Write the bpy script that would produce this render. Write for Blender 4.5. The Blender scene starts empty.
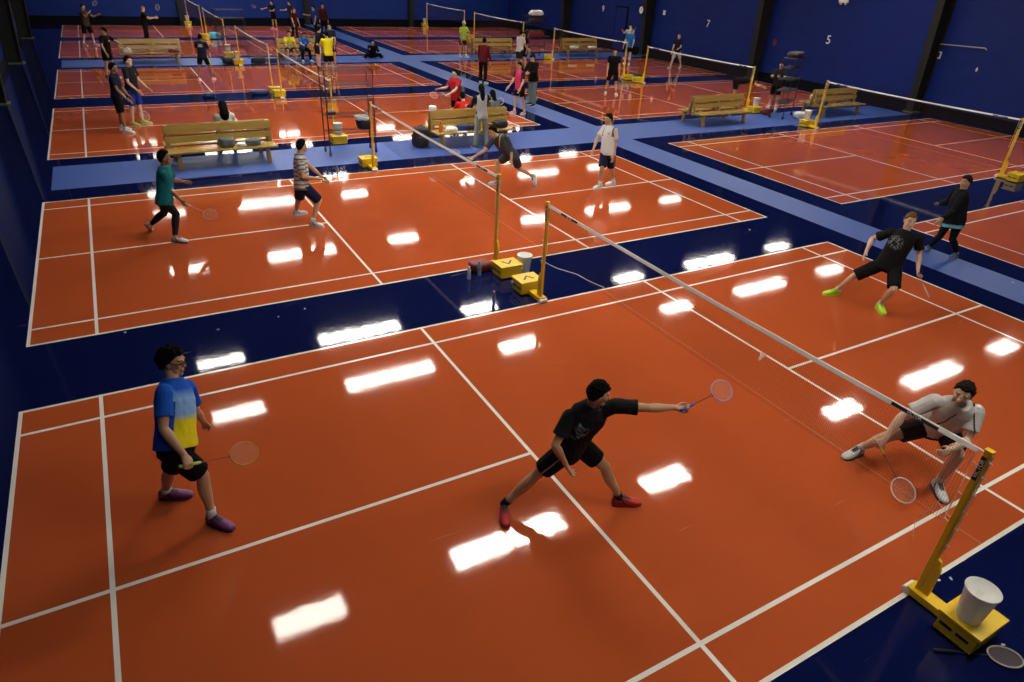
import bpy, bmesh, math, random
import numpy as np
from mathutils import Vector, Matrix, noise as mnoise
from mathutils.bvhtree import BVHTree

random.seed(7)
SC = bpy.context.scene
COL = SC.collection
PI = math.pi

# ------------------------------------------------------------------ camera
CAM_F, CAM_POS = 666.4331, (1.5811, -1.5917, 4.5453)
CAM_YAW, CAM_PITCH, CAM_ROLL = 0.5423, -0.5188, 0.0581


def make_camera():
    ca, sa = math.cos(CAM_YAW), math.sin(CAM_YAW)
    f = Vector((sa * math.cos(CAM_PITCH), ca * math.cos(CAM_PITCH), math.sin(CAM_PITCH)))
    r0 = Vector((ca, -sa, 0))
    u0 = r0.cross(f)
    r = r0 * math.cos(CAM_ROLL) + u0 * math.sin(CAM_ROLL)
    u = -r0 * math.sin(CAM_ROLL) + u0 * math.cos(CAM_ROLL)
    m = Matrix((r, u, -f)).transposed().to_4x4()
    m.translation = Vector(CAM_POS)
    cam = bpy.data.cameras.new('camera')
    cam.sensor_fit = 'HORIZONTAL'
    cam.sensor_width = 36.0
    cam.lens = CAM_F / 1024 * 36.0
    cam.clip_start, cam.clip_end = 0.05, 200
    o = bpy.data.objects.new('camera', cam)
    COL.objects.link(o)
    o.matrix_world = m
    SC.camera = o


make_camera()
SC.view_settings.view_transform = 'Standard'
SC.view_settings.look = 'None'
SC.view_settings.gamma = 1.0
SC.view_settings.use_curve_mapping = False
SC.view_settings.exposure = 0.4
w = bpy.data.worlds.new('hall_world')
SC.world = w
w.use_nodes = True
w.node_tree.nodes['Background'].inputs[0].default_value = (0.01, 0.012, 0.02, 1)
w.node_tree.nodes['Background'].inputs[1].default_value = 0.3

# ------------------------------------------------------------------ materials
MATS = {}


def lin(r, g, b):
    def c(v):
        v /= 255.0
        return v / 12.92 if v <= 0.04045 else ((v + 0.055) / 1.055) ** 2.4
    return (c(r), c(g), c(b), 1)


def material(name, col, rough=0.5, metal=0.0, noise=0.0, nscale=8.0, bump=0.0, bscale=60.0, spec=0.5, alpha=1.0,
             trans=0.0, emit=0.0, coat=0.0, stretch=None, sub=0.0, rnoise=0.0):
    if name in MATS:
        return MATS[name]
    m = bpy.data.materials.new(name)
    m.use_nodes = True
    nt = m.node_tree
    b = nt.nodes['Principled BSDF']
    b.inputs['Base Color'].default_value = col
    b.inputs['Roughness'].default_value = rough
    b.inputs['Metallic'].default_value = metal
    b.inputs['Specular IOR Level'].default_value = spec
    b.inputs['Alpha'].default_value = alpha
    b.inputs['Transmission Weight'].default_value = trans
    b.inputs['Coat Weight'].default_value = coat
    b.inputs['Coat Roughness'].default_value = 0.05
    if emit:
        b.inputs['Emission Color'].default_value = col
        b.inputs['Emission Strength'].default_value = emit
    tc = nt.nodes.new('ShaderNodeTexCoord')
    src = tc.outputs['Object']
    if stretch:
        mp = nt.nodes.new('ShaderNodeMapping')
        mp.inputs['Scale'].default_value = stretch
        nt.links.new(src, mp.inputs[0])
        src = mp.outputs[0]
    if noise:
        n = nt.nodes.new('ShaderNodeTexNoise')
        n.inputs['Scale'].default_value = nscale
        n.inputs['Detail'].default_value = 5
        nt.links.new(src, n.inputs['Vector'])
        mr = nt.nodes.new('ShaderNodeMapRange')
        mr.inputs[3].default_value = 1 - noise
        mr.inputs[4].default_value = 1 + noise
        nt.links.new(n.outputs[0], mr.inputs[0])
        mx = nt.nodes.new('ShaderNodeMix')
        mx.data_type = 'RGBA'
        mx.blend_type = 'MULTIPLY'
        mx.inputs[0].default_value = 1.0
        mx.inputs[6].default_value = col
        nt.links.new(mr.outputs[0], mx.inputs[7])
        nt.links.new(mx.outputs[2], b.inputs['Base Color'])
        if rnoise:
            m2 = nt.nodes.new('ShaderNodeMapRange')
            m2.inputs[3].default_value = max(0, rough - rnoise)
            m2.inputs[4].default_value = rough + rnoise
            nt.links.new(n.outputs[0], m2.inputs[0])
            nt.links.new(m2.outputs[0], b.inputs['Roughness'])
    if bump:
        n2 = nt.nodes.new('ShaderNodeTexNoise')
        n2.inputs['Scale'].default_value = bscale
        n2.inputs['Detail'].default_value = 4
        nt.links.new(src, n2.inputs['Vector'])
        bp = nt.nodes.new('ShaderNodeBump')
        bp.inputs['Strength'].default_value = bump
        bp.inputs['Distance'].default_value = 0.01
        nt.links.new(n2.outputs[0], bp.inputs['Height'])
        nt.links.new(bp.outputs[0], b.inputs['Normal'])
    MATS[name] = m
    return m


def attr_material(name, rough, bump, bscale, noise=0.1, sub=0.0, spec=0.5):
    """cloth / skin / hair: the pattern colour is stored per vertex, the grain is procedural"""
    m = material(name, (0.5, 0.5, 0.5, 1), rough, bump=bump, bscale=bscale, spec=spec)
    nt = m.node_tree
    b = nt.nodes['Principled BSDF']
    a = nt.nodes.new('ShaderNodeAttribute')
    a.attribute_name = 'pattern'
    n = nt.nodes.new('ShaderNodeTexNoise')
    n.inputs['Scale'].default_value = 14
    n.inputs['Detail'].default_value = 4
    mr = nt.nodes.new('ShaderNodeMapRange')
    mr.inputs[3].default_value = 1 - noise
    mr.inputs[4].default_value = 1 + noise
    nt.links.new(n.outputs[0], mr.inputs[0])
    mx = nt.nodes.new('ShaderNodeMix')
    mx.data_type = 'RGBA'
    mx.blend_type = 'MULTIPLY'
    mx.inputs[0].default_value = 1.0
    nt.links.new(a.outputs['Color'], mx.inputs[6])
    nt.links.new(mr.outputs[0], mx.inputs[7])
    nt.links.new(mx.outputs[2], b.inputs['Base Color'])
    if sub:
        b.inputs['Subsurface Weight'].default_value = sub
        b.inputs['Subsurface Radius'].default_value = (0.01, 0.004, 0.002)
    return m


def floor_material(name, col, rough, scratch=0.35, streak=0.02):
    """poured sports floor under a hard gloss coat with fine scratches and scuffs"""
    m = bpy.data.materials.new(name)
    m.use_nodes = True
    nt = m.node_tree
    b = nt.nodes['Principled BSDF']
    b.inputs['Roughness'].default_value = rough
    tc = nt.nodes.new('ShaderNodeTexCoord')
    # broad tone variation
    n = nt.nodes.new('ShaderNodeTexNoise')
    n.inputs['Scale'].default_value = 0.9
    n.inputs['Detail'].default_value = 6
    n.inputs['Roughness'].default_value = 0.65
    nt.links.new(tc.outputs['Object'], n.inputs['Vector'])
    mr = nt.nodes.new('ShaderNodeMapRange')
    mr.inputs[3].default_value = 0.88
    mr.inputs[4].default_value = 1.12
    nt.links.new(n.outputs[0], mr.inputs[0])
    # fine grain
    g = nt.nodes.new('ShaderNodeTexNoise')
    g.inputs['Scale'].default_value = 90
    g.inputs['Detail'].default_value = 2
    nt.links.new(tc.outputs['Object'], g.inputs['Vector'])
    gr = nt.nodes.new('ShaderNodeMapRange')
    gr.inputs[3].default_value = 0.9
    gr.inputs[4].default_value = 1.1
    nt.links.new(g.outputs[0], gr.inputs[0])
    mul = nt.nodes.new('ShaderNodeMath')
    mul.operation = 'MULTIPLY'
    nt.links.new(mr.outputs[0], mul.inputs[0])
    nt.links.new(gr.outputs[0], mul.inputs[1])
    mx = nt.nodes.new('ShaderNodeMix')
    mx.data_type = 'RGBA'
    mx.blend_type = 'MULTIPLY'
    mx.inputs[0].default_value = 1.0
    mx.inputs[6].default_value = col
    nt.links.new(mul.outputs[0], mx.inputs[7])
    # scattered short scuffs: stretched noise, thresholded
    mp = nt.nodes.new('ShaderNodeMapping')
    mp.inputs['Rotation'].default_value = (0, 0, 0.35)
    mp.inputs['Scale'].default_value = (0.9, 22, 1)
    nt.links.new(tc.outputs['Object'], mp.inputs[0])
    s = nt.nodes.new('ShaderNodeTexNoise')
    s.inputs['Scale'].default_value = 1.3
    s.inputs['Detail'].default_value = 2
    nt.links.new(mp.outputs[0], s.inputs['Vector'])
    sr = nt.nodes.new('ShaderNodeMapRange')
    sr.inputs[1].default_value = 0.74
    sr.inputs[2].default_value = 0.80
    nt.links.new(s.outputs[0], sr.inputs[0])
    sm = nt.nodes.new('ShaderNodeMath')
    sm.operation = 'MULTIPLY'
    sm.inputs[1].default_value = scratch
    nt.links.new(sr.outputs[0], sm.inputs[0])
    mx2 = nt.nodes.new('ShaderNodeMix')
    mx2.data_type = 'RGBA'
    mx2.inputs[7].default_value = (0.55, 0.45, 0.38, 1)
    nt.links.new(mx.outputs[2], mx2.inputs[6])
    nt.links.new(sm.outputs[0], mx2.inputs[0])
    nt.links.new(mx2.outputs[2], b.inputs['Base Color'])
    # slight unevenness of the coat
    if streak:
        w1 = nt.nodes.new('ShaderNodeTexNoise')
        w1.inputs['Scale'].default_value = 7
        w1.inputs['Detail'].default_value = 3
        nt.links.new(tc.outputs['Object'], w1.inputs['Vector'])
        w2 = nt.nodes.new('ShaderNodeTexNoise')
        w2.inputs['Scale'].default_value = 140
        nt.links.new(tc.outputs['Object'], w2.inputs['Vector'])
        ad = nt.nodes.new('ShaderNodeMath')
        ad.operation = 'MULTIPLY_ADD'
        ad.inputs[1].default_value = 0.05
        nt.links.new(w2.outputs[0], ad.inputs[0])
        nt.links.new(w1.outputs[0], ad.inputs[2])
        bp = nt.nodes.new('ShaderNodeBump')
        bp.inputs['Strength'].default_value = streak
        bp.inputs['Distance'].default_value = 0.02
        nt.links.new(ad.outputs[0], bp.inputs['Height'])
        nt.links.new(bp.outputs[0], b.inputs['Normal'])
    MATS[name] = m
    return m


# ------------------------------------------------------------------ mesh helpers
class MB:
    def __init__(self):
        self.v, self.f, self.m = [], [], []

    def add(self, vs, fs, mi=0):
        o = len(self.v)
        self.v.extend([tuple(map(float, p)) for p in vs])
        self.f.extend([tuple(i + o for i in q) for q in fs])
        self.m.extend([mi] * len(fs))
        return self

    def box(self, lo, hi, mi=0, M=None):
        x0, y0, z0 = lo
        x1, y1, z1 = hi
        vs = [(x0, y0, z0), (x1, y0, z0), (x1, y1, z0), (x0, y1, z0), (x0, y0, z1), (x1, y0, z1), (x1, y1, z1), (x0, y1, z1)]
        if M is not None:
            vs = [tuple(M @ Vector(p)) for p in vs]
        return self.add(vs, [(3, 2, 1, 0), (4, 5, 6, 7), (0, 1, 5, 4), (1, 2, 6, 5), (2, 3, 7, 6), (3, 0, 4, 7)], mi)

    def loft(self, rings, mi=0, closed=False):
        n = len(rings[0])
        vs = [p for r in rings for p in r]
        fs = []
        for k in range(len(rings) - 1):
            for i in range(n):
                j = (i + 1) % n
                fs.append((k * n + i, k * n + j, (k + 1) * n + j, (k + 1) * n + i))
        if closed:
            k = len(rings) - 1
            for i in range(n):
                j = (i + 1) % n
                fs.append((k * n + i, k * n + j, j, i))
        else:
            fs.append(tuple(range(n - 1, -1, -1)))
            fs.append(tuple(len(vs) - n + i for i in range(n)))
        return self.add(vs, fs, mi)

    def tube(self, pts, rad, n=8, mi=0, closed=False, flat=None):
        """swept round tube; flat=(axis, k) squashes it along a direction"""
        pts = [np.array(p, float) for p in pts]
        if not hasattr(rad, '__len__'):
            rad = [rad] * len(pts)
        L = len(pts)
        T = []
        for i in range(L):
            a = pts[i - 1] if (i > 0 or closed) else pts[i]
            b = pts[(i + 1) % L] if (i < L - 1 or closed) else pts[i]
            d = b - a
            T.append(d / (np.linalg.norm(d) + 1e-12))
        ref = np.array([0, 0, 1.0]) if abs(T[0][2]) < 0.9 else np.array([1.0, 0, 0])
        u = np.cross(T[0], ref)
        u /= np.linalg.norm(u)
        rings = []
        for i in range(L):
            u = u - T[i] * (u @ T[i])
            u /= np.linalg.norm(u) + 1e-12
            v = np.cross(T[i], u)
            r = rad[i]
            ring = []
            for k in range(n):
                a = 2 * PI * k / n
                ring.append(pts[i] + r * (math.cos(a) * u + math.sin(a) * v))
            rings.append(ring)
        return self.loft(rings, mi, closed)

    def ell(self, c, r, M=None, nu=14, nv=9, mi=0):
        """ellipsoid with centre c, radii r, 3x3 orientation M (columns)"""
        c = np.array(c, float)
        M = np.eye(3) if M is None else np.array(M, float)
        rings = []
        for k in range(nv):
            t = -PI / 2 + PI * (k + 0.5) / nv
            rings.append([c + M @ np.array([r[0] * math.cos(t) * math.cos(a), r[1] * math.cos(t) * math.sin(a), r[2] * math.sin(t)])
                          for a in [2 * PI * i / nu for i in range(nu)]])
        return self.loft(rings, mi)

    def lathe(self, prof, c=(0, 0, 0), n=24, mi=0):
        rings = [[(c[0] + r * math.cos(2 * PI * i / n), c[1] + r * math.sin(2 * PI * i / n), c[2] + z) for i in range(n)] for r, z in prof]
        return self.loft(rings, mi)

    def mesh(self, name):
        me = bpy.data.meshes.new(name)
        me.from_pydata(self.v, [], self.f)
        if any(self.m):
            me.polygons.foreach_set('material_index', self.m)
        me.update()
        return me

    def build(self, name, mat, parent=None, smooth=False, bevel=0.0, loc=None):
        me = self.mesh(name)
        return finish(name, me, mat, parent, smooth, bevel, loc)


def finish(name, me, mat, parent=None, smooth=False, bevel=0.0, loc=None):
    bm = bmesh.new()
    bm.from_mesh(me)
    bmesh.ops.recalc_face_normals(bm, faces=bm.faces)
    bm.to_mesh(me)
    bm.free()
    for m in (mat if isinstance(mat, (list, tuple)) else [mat]):
        me.materials.append(m)
    if smooth:
        me.polygons.foreach_set('use_smooth', [True] * len(me.polygons))
    o = bpy.data.objects.new(name, me)
    COL.objects.link(o)
    if parent is not None:
        o.parent = parent
    if loc is not None:
        o.location = loc
    if bevel:
        b = o.modifiers.new('bevel', 'BEVEL')
        b.width = bevel
        b.segments = 2
        b.limit_method = 'ANGLE'
    return o


def tag(o, label=None, cat=None, group=None, kind=None):
    if label:
        o['label'] = label
    if cat:
        o['category'] = cat
    if group:
        o['group'] = group
    if kind:
        o['kind'] = kind
    return o


def thing(name, loc=(0, 0, 0), rotz=0.0, label=None, cat=None, group=None):
    o = bpy.data.objects.new(name, None)
    o.empty_display_size = 0.2
    COL.objects.link(o)
    o.location = loc
    o.rotation_euler = (0, 0, rotz)
    return tag(o, label, cat, group)


def dup(root, loc=None, rotz=None, label=None, group=None, skip=()):
    r = root.copy()
    COL.objects.link(r)
    if loc is not None:
        r.location = loc
    if rotz is not None:
        r.rotation_euler = (0, 0, rotz)
    if label:
        r['label'] = label
    if group:
        r['group'] = group
    for ch in list(root.children):
        if ch.name.split('.')[0] in skip:
            continue
        c = ch.copy()
        COL.objects.link(c)
        c.parent = r
        for g in ch.children:
            d = g.copy()
            COL.objects.link(d)
            d.parent = c
    return r


def text_mesh(s, size, depth=0.001):
    cu = bpy.data.curves.new('lettering', 'FONT')
    cu.body = s
    cu.size = size
    cu.align_x = 'CENTER'
    cu.align_y = 'CENTER'
    cu.extrude = depth
    o = bpy.data.objects.new('lettering', cu)
    COL.objects.link(o)
    dg = bpy.context.evaluated_depsgraph_get()
    me = bpy.data.meshes.new_from_object(o.evaluated_get(dg))
    bpy.data.objects.remove(o)
    return me


def mat_from_axes(X, Y, Z, loc):
    m = Matrix((Vector(X), Vector(Y), Vector(Z))).transposed().to_4x4()
    m.translation = Vector(loc)
    return m


# ------------------------------------------------------------------ the hall
X0, X1, Y0, Y1, H = -1.7, 30.1, -4.5, 49.3, 7.4
LEFT, RIGHT = 0.0, 15.87
ROWS = [0.0, 7.63, 17.0, 24.63, 34.0, 41.6]
NAVY, ORANGE, LIGHT, WHITE, SEAM = 0, 1, 2, 3, 4

floor_mats = [
    floor_material('navy_gloss_floor', (0.0035, 0.007, 0.052, 1), 0.045),
    floor_material('terracotta_court_paint', (0.44, 0.084, 0.024, 1), 0.047),
    material('light_blue_matting', (0.038, 0.088, 0.33, 1), 0.5, noise=0.1, nscale=30, bump=0.15, bscale=220),
    floor_material('white_line_paint', (0.80, 0.77, 0.70, 1), 0.12, 0.1),
    floor_material('seam_paint', (0.52, 0.17, 0.08, 1), 0.12, 0.1),
]


def floor_cell(x, y):
    for cx in (LEFT, RIGHT):
        for cy in ROWS:
            u, v = x - cx, y - cy
            if 0 <= u <= 13.4 and 0 <= v <= 6.1:
                u2 = u if u < 6.7 else 13.4 - u
                v2 = v if v < 3.05 else 6.1 - v
                if u2 < 0.04 or v2 < 0.04 or 0.76 < u2 < 0.80 or 4.68 < u2 < 4.72 or 0.46 < v2 < 0.50:
                    return WHITE
                if abs(v - 3.05) < 0.02 and u2 < 4.7:
                    return WHITE
                if abs(u - 7.85) < 0.008 and cy in (0.0, 7.63):
                    return SEAM
                return ORANGE
    if 14.1 < x < 15.12:
        return LIGHT
    for a, b in ((14.5, 16.35), (31.25, 33.4)):
        if a < y < b and 0.13 < x < 29.2:
            return LIGHT
    return NAVY


def build_floor():
    xs, ys = {X0, X1, 14.1, 15.12, 0.13, 29.2}, {Y0, Y1, 14.5, 16.35, 31.25, 33.4}
    for cx in (LEFT, RIGHT):
        for u in (0, 0.04, 0.76, 0.80, 4.68, 4.72, 7.842, 7.858):
            xs.add(round(cx + u, 4))
            if u < 6:
                xs.add(round(cx + 13.4 - u, 4))
    for cy in ROWS:
        for v in (0, 0.04, 0.46, 0.50, 3.03):
            ys.add(round(cy + v, 4))
            ys.add(round(cy + 6.1 - v, 4))
    xs, ys = sorted(xs), sorted(ys)
    vs = [(x, y, 0.0) for y in ys for x in xs]
    n = len(xs)
    fs, mi = [], []
    for j in range(len(ys) - 1):
        for i in range(n - 1):
            fs.append((j * n + i, j * n + i + 1, (j + 1) * n + i + 1, (j + 1) * n + i))
            mi.append(floor_cell((xs[i] + xs[i + 1]) / 2, (ys[j] + ys[j + 1]) / 2))
    me = bpy.data.meshes.new('floor')
    me.from_pydata(vs, [], fs)
    for m in floor_mats:
        me.materials.append(m)
    me.polygons.foreach_set('material_index', mi)
    o = bpy.data.objects.new('floor', me)
    COL.objects.link(o)
    tag(o, kind='structure')


build_floor()
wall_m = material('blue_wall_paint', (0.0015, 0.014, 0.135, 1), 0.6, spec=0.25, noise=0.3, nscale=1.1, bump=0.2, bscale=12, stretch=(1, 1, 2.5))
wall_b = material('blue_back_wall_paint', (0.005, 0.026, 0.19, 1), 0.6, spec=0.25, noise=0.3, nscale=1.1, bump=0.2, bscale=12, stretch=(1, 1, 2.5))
dark_m = material('black_base_paint', (0.003, 0.0035, 0.006, 1), 0.7, spec=0.1, noise=0.3)
steel_m = material('charcoal_steel_paint', (0.016, 0.017, 0.015, 1), 0.6, spec=0.25, noise=0.25, nscale=3)
ceil_m = material('dark_ceiling_deck', (0.010, 0.012, 0.018, 1), 0.9, spec=0.1, noise=0.2, nscale=2)
plate_m = material('greenish_base_plate', (0.10, 0.12, 0.05, 1), 0.6, noise=0.3)


def struct(name, mb, m, **k):
    return tag(mb.build(name, m, **k), kind='structure')


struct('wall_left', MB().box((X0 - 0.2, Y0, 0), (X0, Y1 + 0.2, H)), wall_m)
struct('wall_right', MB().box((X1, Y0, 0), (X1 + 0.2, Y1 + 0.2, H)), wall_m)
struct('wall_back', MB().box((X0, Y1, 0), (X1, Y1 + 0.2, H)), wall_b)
struct('ceiling', MB().box((X0 - 0.2, Y0, H), (X1 + 0.2, Y1 + 0.2, H + 0.2)), ceil_m)
struct('baseboard_left', MB().box((X0, Y0, 0), (X0 + 0.03, Y1, 0.30)), dark_m)
struct('baseboard_right', MB().box((X1 - 0.03, Y0, 0), (X1, Y1, 0.34)), dark_m)
struct('baseboard_back', MB().box((X0 + 0.03, Y1 - 0.03, 0), (X1 - 0.03, Y1, 0.36)), dark_m)
# door in the right wall by the far column
d = tag(MB().box((X1 - 0.045, 34.25, 0), (X1, 35.45, 2.42)).build('door_1', dark_m), kind='structure')
MB().box((X1 - 0.07, 34.33, 0.02), (X1 - 0.046, 35.37, 2.34)).build('door_leaf', wall_m, d)
MB().tube([(X1 - 0.13, 35.2, 1.0), (X1 - 0.13, 35.05, 1.0)], 0.014).build('door_handle', steel_m, d)


def wall_column(x, y, s):
    """tapered steel frame column: two flanges and a web, the depth grows upwards; s = +1 stands proud of the left wall"""
    mb = MB()

    def slab(xa0, xa1, xb0, xb1, w):
        vs = [(xa0, y - w, 0.03), (xa1, y - w, 0.03), (xa1, y + w, 0.03), (xa0, y + w, 0.03),
              (xb0, y - w, H), (xb1, y - w, H), (xb1, y + w, H), (xb0, y + w, H)]
        mb.add(vs, [(3, 2, 1, 0), (4, 5, 6, 7), (0, 1, 5, 4), (1, 2, 6, 5), (2, 3, 7, 6), (3, 0, 4, 7)])
    d0, d1 = 0.50, 0.95
    slab(x, x + s * 0.03, x, x + s * 0.03, 0.15)
    slab(x + s * (d0 - 0.03), x + s * d0, x + s * (d1 - 0.03), x + s * d1, 0.15)
    slab(x + s * 0.03, x + s * (d0 - 0.03), x + s * 0.03, x + s * (d1 - 0.03), 0.012)
    return mb


cy_list = [7.0, 15.6, 24.2, 32.75, 41.35]
k = 1
for y in cy_list:
    for x, s in ((X0 + 0.005, 1), (X1 - 0.005, -1)):
        o = struct('trim_%d' % k, wall_column(x, y - (0.75 if s < 0 else 0), s), steel_m)
        MB().box((min(x, x + s * 0.58), y - 0.22 - (0.75 if s < 0 else 0), 0), (max(x, x + s * 0.58), y + 0.22 - (0.75 if s < 0 else 0), 0.03)).build('base_plate', plate_m, o)
        k += 1
for x in (6.5, 14.35, 21.9):
    mb = MB()
    mb.box((x - 0.15, Y1 - 0.05, 0), (x + 0.15, Y1 - 0.02, H)).box((x - 0.15, Y1 - 0.4, 0), (x + 0.15, Y1 - 0.37, H)).box((x - 0.012, Y1 - 0.37, 0), (x + 0.012, Y1 - 0.05, H))
    struct('trim_%d' % k, mb, steel_m)
    k += 1

# ------------------------------------------------------------------ ceiling lights (seen only as reflections in the gloss floor)
lamp_col = (1.0, 0.93, 0.82, 1)


def lamp_mat(p):
    return material('lit_diffuser_%d' % p, lamp_col, 0.5, emit=float(p))


shell_m = material('white_lamp_housing', (0.6, 0.6, 0.6, 1), 0.4)
LZ = 6.5


def make_light(power):
    t = thing('ceiling_light', (0, 0, LZ), 0, 'white high bay ceiling light, lit, mirrored as a bright patch in the floor', 'ceiling light', 'high bay ceiling lights')
    hb = MB()
    hb.box((-0.66, -0.28, 0.06), (0.66, 0.28, 0.10)).box((-0.68, -0.30, -0.01), (-0.65, 0.30, 0.10)).box((0.65, -0.30, -0.01), (0.68, 0.30, 0.10))
    hb.box((-0.65, -0.30, -0.01), (0.65, -0.27, 0.10)).box((-0.65, 0.27, -0.01), (0.65, 0.30, 0.10))
    hb.build('housing', shell_m, t)
    MB().box((-0.645, -0.265, 0.0), (0.645, 0.265, 0.02)).build('diffuser', lamp_mat(power), t)
    for x in (-0.5, 0.5):
        MB().tube([(x, 0, 0.10), (x, 0, H - LZ)], 0.008, 6).build('hanger', steel_m, t)
    return t


LAMPS = {}
XP = {2.85: 17, 7.2: 48, 11.65: 46, 18.5: 33, 23.0: 26, 27.3: 18}
YP = {-0.2: 0.7, 7.35: 1.0, 14.65: 1.0, 17.55: 1.0, 25.05: 0.9, 32.0: 0.75, 35.25: 0.7, 42.7: 0.6, 46.0: 0.6}
for y, fy in YP.items():
    for xc, px in XP.items():
        for dx in ((-0.69, 0.69) if xc in (7.2, 23.0) else (0,)):
            p = int(round(px * fy / 3.0) * 3)
            if p not in LAMPS:
                LAMPS[p] = make_light(p)
                LAMPS[p].location = (xc + dx, y, LZ)
            else:
                dup(LAMPS[p], (xc + dx, y, LZ))

# ------------------------------------------------------------------ net posts
yellow_m = material('yellow_post_paint', (0.80, 0.52, 0.013, 1), 0.35, noise=0.12, nscale=9, bump=0.05)
black_m = material('black_plastic', (0.012, 0.012, 0.014, 1), 0.4)
white_m = material('white_plastic', (0.75, 0.74, 0.70, 1), 0.4, noise=0.08)
tape_m = material('white_net_tape', (0.78, 0.77, 0.74, 1), 0.6, noise=0.1, nscale=20)
cord_m = material('white_cord', (0.75, 0.72, 0.66, 1), 0.7)
mesh_m = material('brown_net_cord', (0.045, 0.022, 0.018, 1), 0.8)
word_m = material('white_lettering', (0.8, 0.8, 0.8, 1), 0.5)
PH = 1.57


def post_parts(root, detail):
    """post at the origin, its base arm and weight box run outwards along +y (the court lies at -y)"""
    mb = MB()
    mb.box((-0.022, -0.008, 0.05), (0.022, 0.036, PH))
    mb.box((-0.014, 0.034, 0.30), (0.014, 0.048, PH - 0.02))
    o = mb.build('post', yellow_m, root, bevel=0.006)
    if detail:
        cb = MB()
        for z in (0.62, 0.80, 0.98, 1.16, 1.33, 1.47):
            cb.tube([(-0.012, 0.05, z), (0.0, 0.068, z + 0.012), (0.012, 0.05, z + 0.024)], 0.006, 6)
        cb.tube([(0.0, 0.054, 0.55), (0.006, 0.060, 0.9), (-0.004, 0.056, 1.25), (0, 0.054, PH - 0.03)], 0.0045, 6)
        cb.build('tension_cord', cord_m, o)
    MB().add([(-0.017, 0.034, 0.06), (-0.017, 0.105, 0.08), (-0.017, 0.105, 0.36), (-0.017, 0.075, 0.46), (-0.017, 0.034, 0.48),
              (0.017, 0.034, 0.06), (0.017, 0.105, 0.08), (0.017, 0.105, 0.36), (0.017, 0.075, 0.46), (0.017, 0.034, 0.48)],
             [(0, 1, 2, 3, 4), (9, 8, 7, 6, 5), (0, 5, 6, 1), (1, 6, 7, 2), (2, 7, 8, 3), (3, 8, 9, 4), (4, 9, 5, 0)]).build('gusset', yellow_m, root, bevel=0.005)
    MB().box((-0.065, -0.05, 0.015), (0.065, 0.32, 0.085)).build('base_arm', yellow_m, root, bevel=0.006)
    wb = MB()
    wb.box((-0.19, 0.28, 0.02), (0.19, 0.58, 0.19))
    wb.box((-0.205, 0.265, 0.19), (0.205, 0.60, 0.225))
    bx = wb.build('weight_box', yellow_m, root, bevel=0.006)
    for y in (0.355, 0.485):
        for x in (-0.193, 0.193):
            MB().box((x - 0.004, y - 0.05, 0.10), (x + 0.004, y + 0.05, 0.125)).build('slot', black_m, bx)
    em = MB()   # black chevron mark on the lid
    for s in (-1, 1):
        q = [(0, 0.50), (0.03, 0.49), (s * 0.085 + 0.012, 0.37), (s * 0.085 - 0.03, 0.37)]
        em.add([(x, y, 0.2255) for x, y in q] + [(x, y, 0.227) for x, y in q], [(0, 1, 2, 3), (7, 6, 5, 4), (0, 4, 5, 1), (1, 5, 6, 2), (2, 6, 7, 3), (3, 7, 4, 0)])
    em.build('emblem', black_m, bx)
    wh = MB()
    wh.tube([(-0.066, -0.05, 0.036), (0.066, -0.05, 0.036)], 0.034, 14)
    wh.build('wheel', white_m, root, smooth=False)
    wr = MB()
    wr.tube([(-0.192, 0.55, 0.13), (-0.215, 0.55, 0.13)], 0.024, 14)
    wr.build('wheel', white_m, root)
    for s in (-1, 1):
        lb = MB().box((s * 0.0245 - 0.002, -0.004, PH - 0.27), (s * 0.0245 + 0.002, 0.033, PH - 0.05)).build('name_plate', black_m, root)
        me = text_mesh('VICTOR', 0.047)
        me.transform(mat_from_axes((0, 0, 1), (0, -s, 0), (s, 0, 0), (s * 0.0275, 0.0145, PH - 0.16)))
        finish('lettering', me, word_m, lb)
    MB().box((-0.025, -0.011, PH - 0.005), (0.025, 0.05, PH + 0.010)).build('top_cap', yellow_m, root)


def make_post():
    t = thing('net_post')
    post_parts(t, True)
    return t


post0 = make_post()
posts_used = [False]


def put_post(x, y, out, label):
    rz = 0 if out > 0 else PI
    if not posts_used[0]:
        posts_used[0] = True
        post0.location = (x, y, 0)
        post0.rotation_euler = (0, 0, rz)
        tag(post0, label, 'net post', 'yellow net posts')
        return post0
    return dup(post0, (x, y, 0), rz, label, 'yellow net posts')


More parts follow.
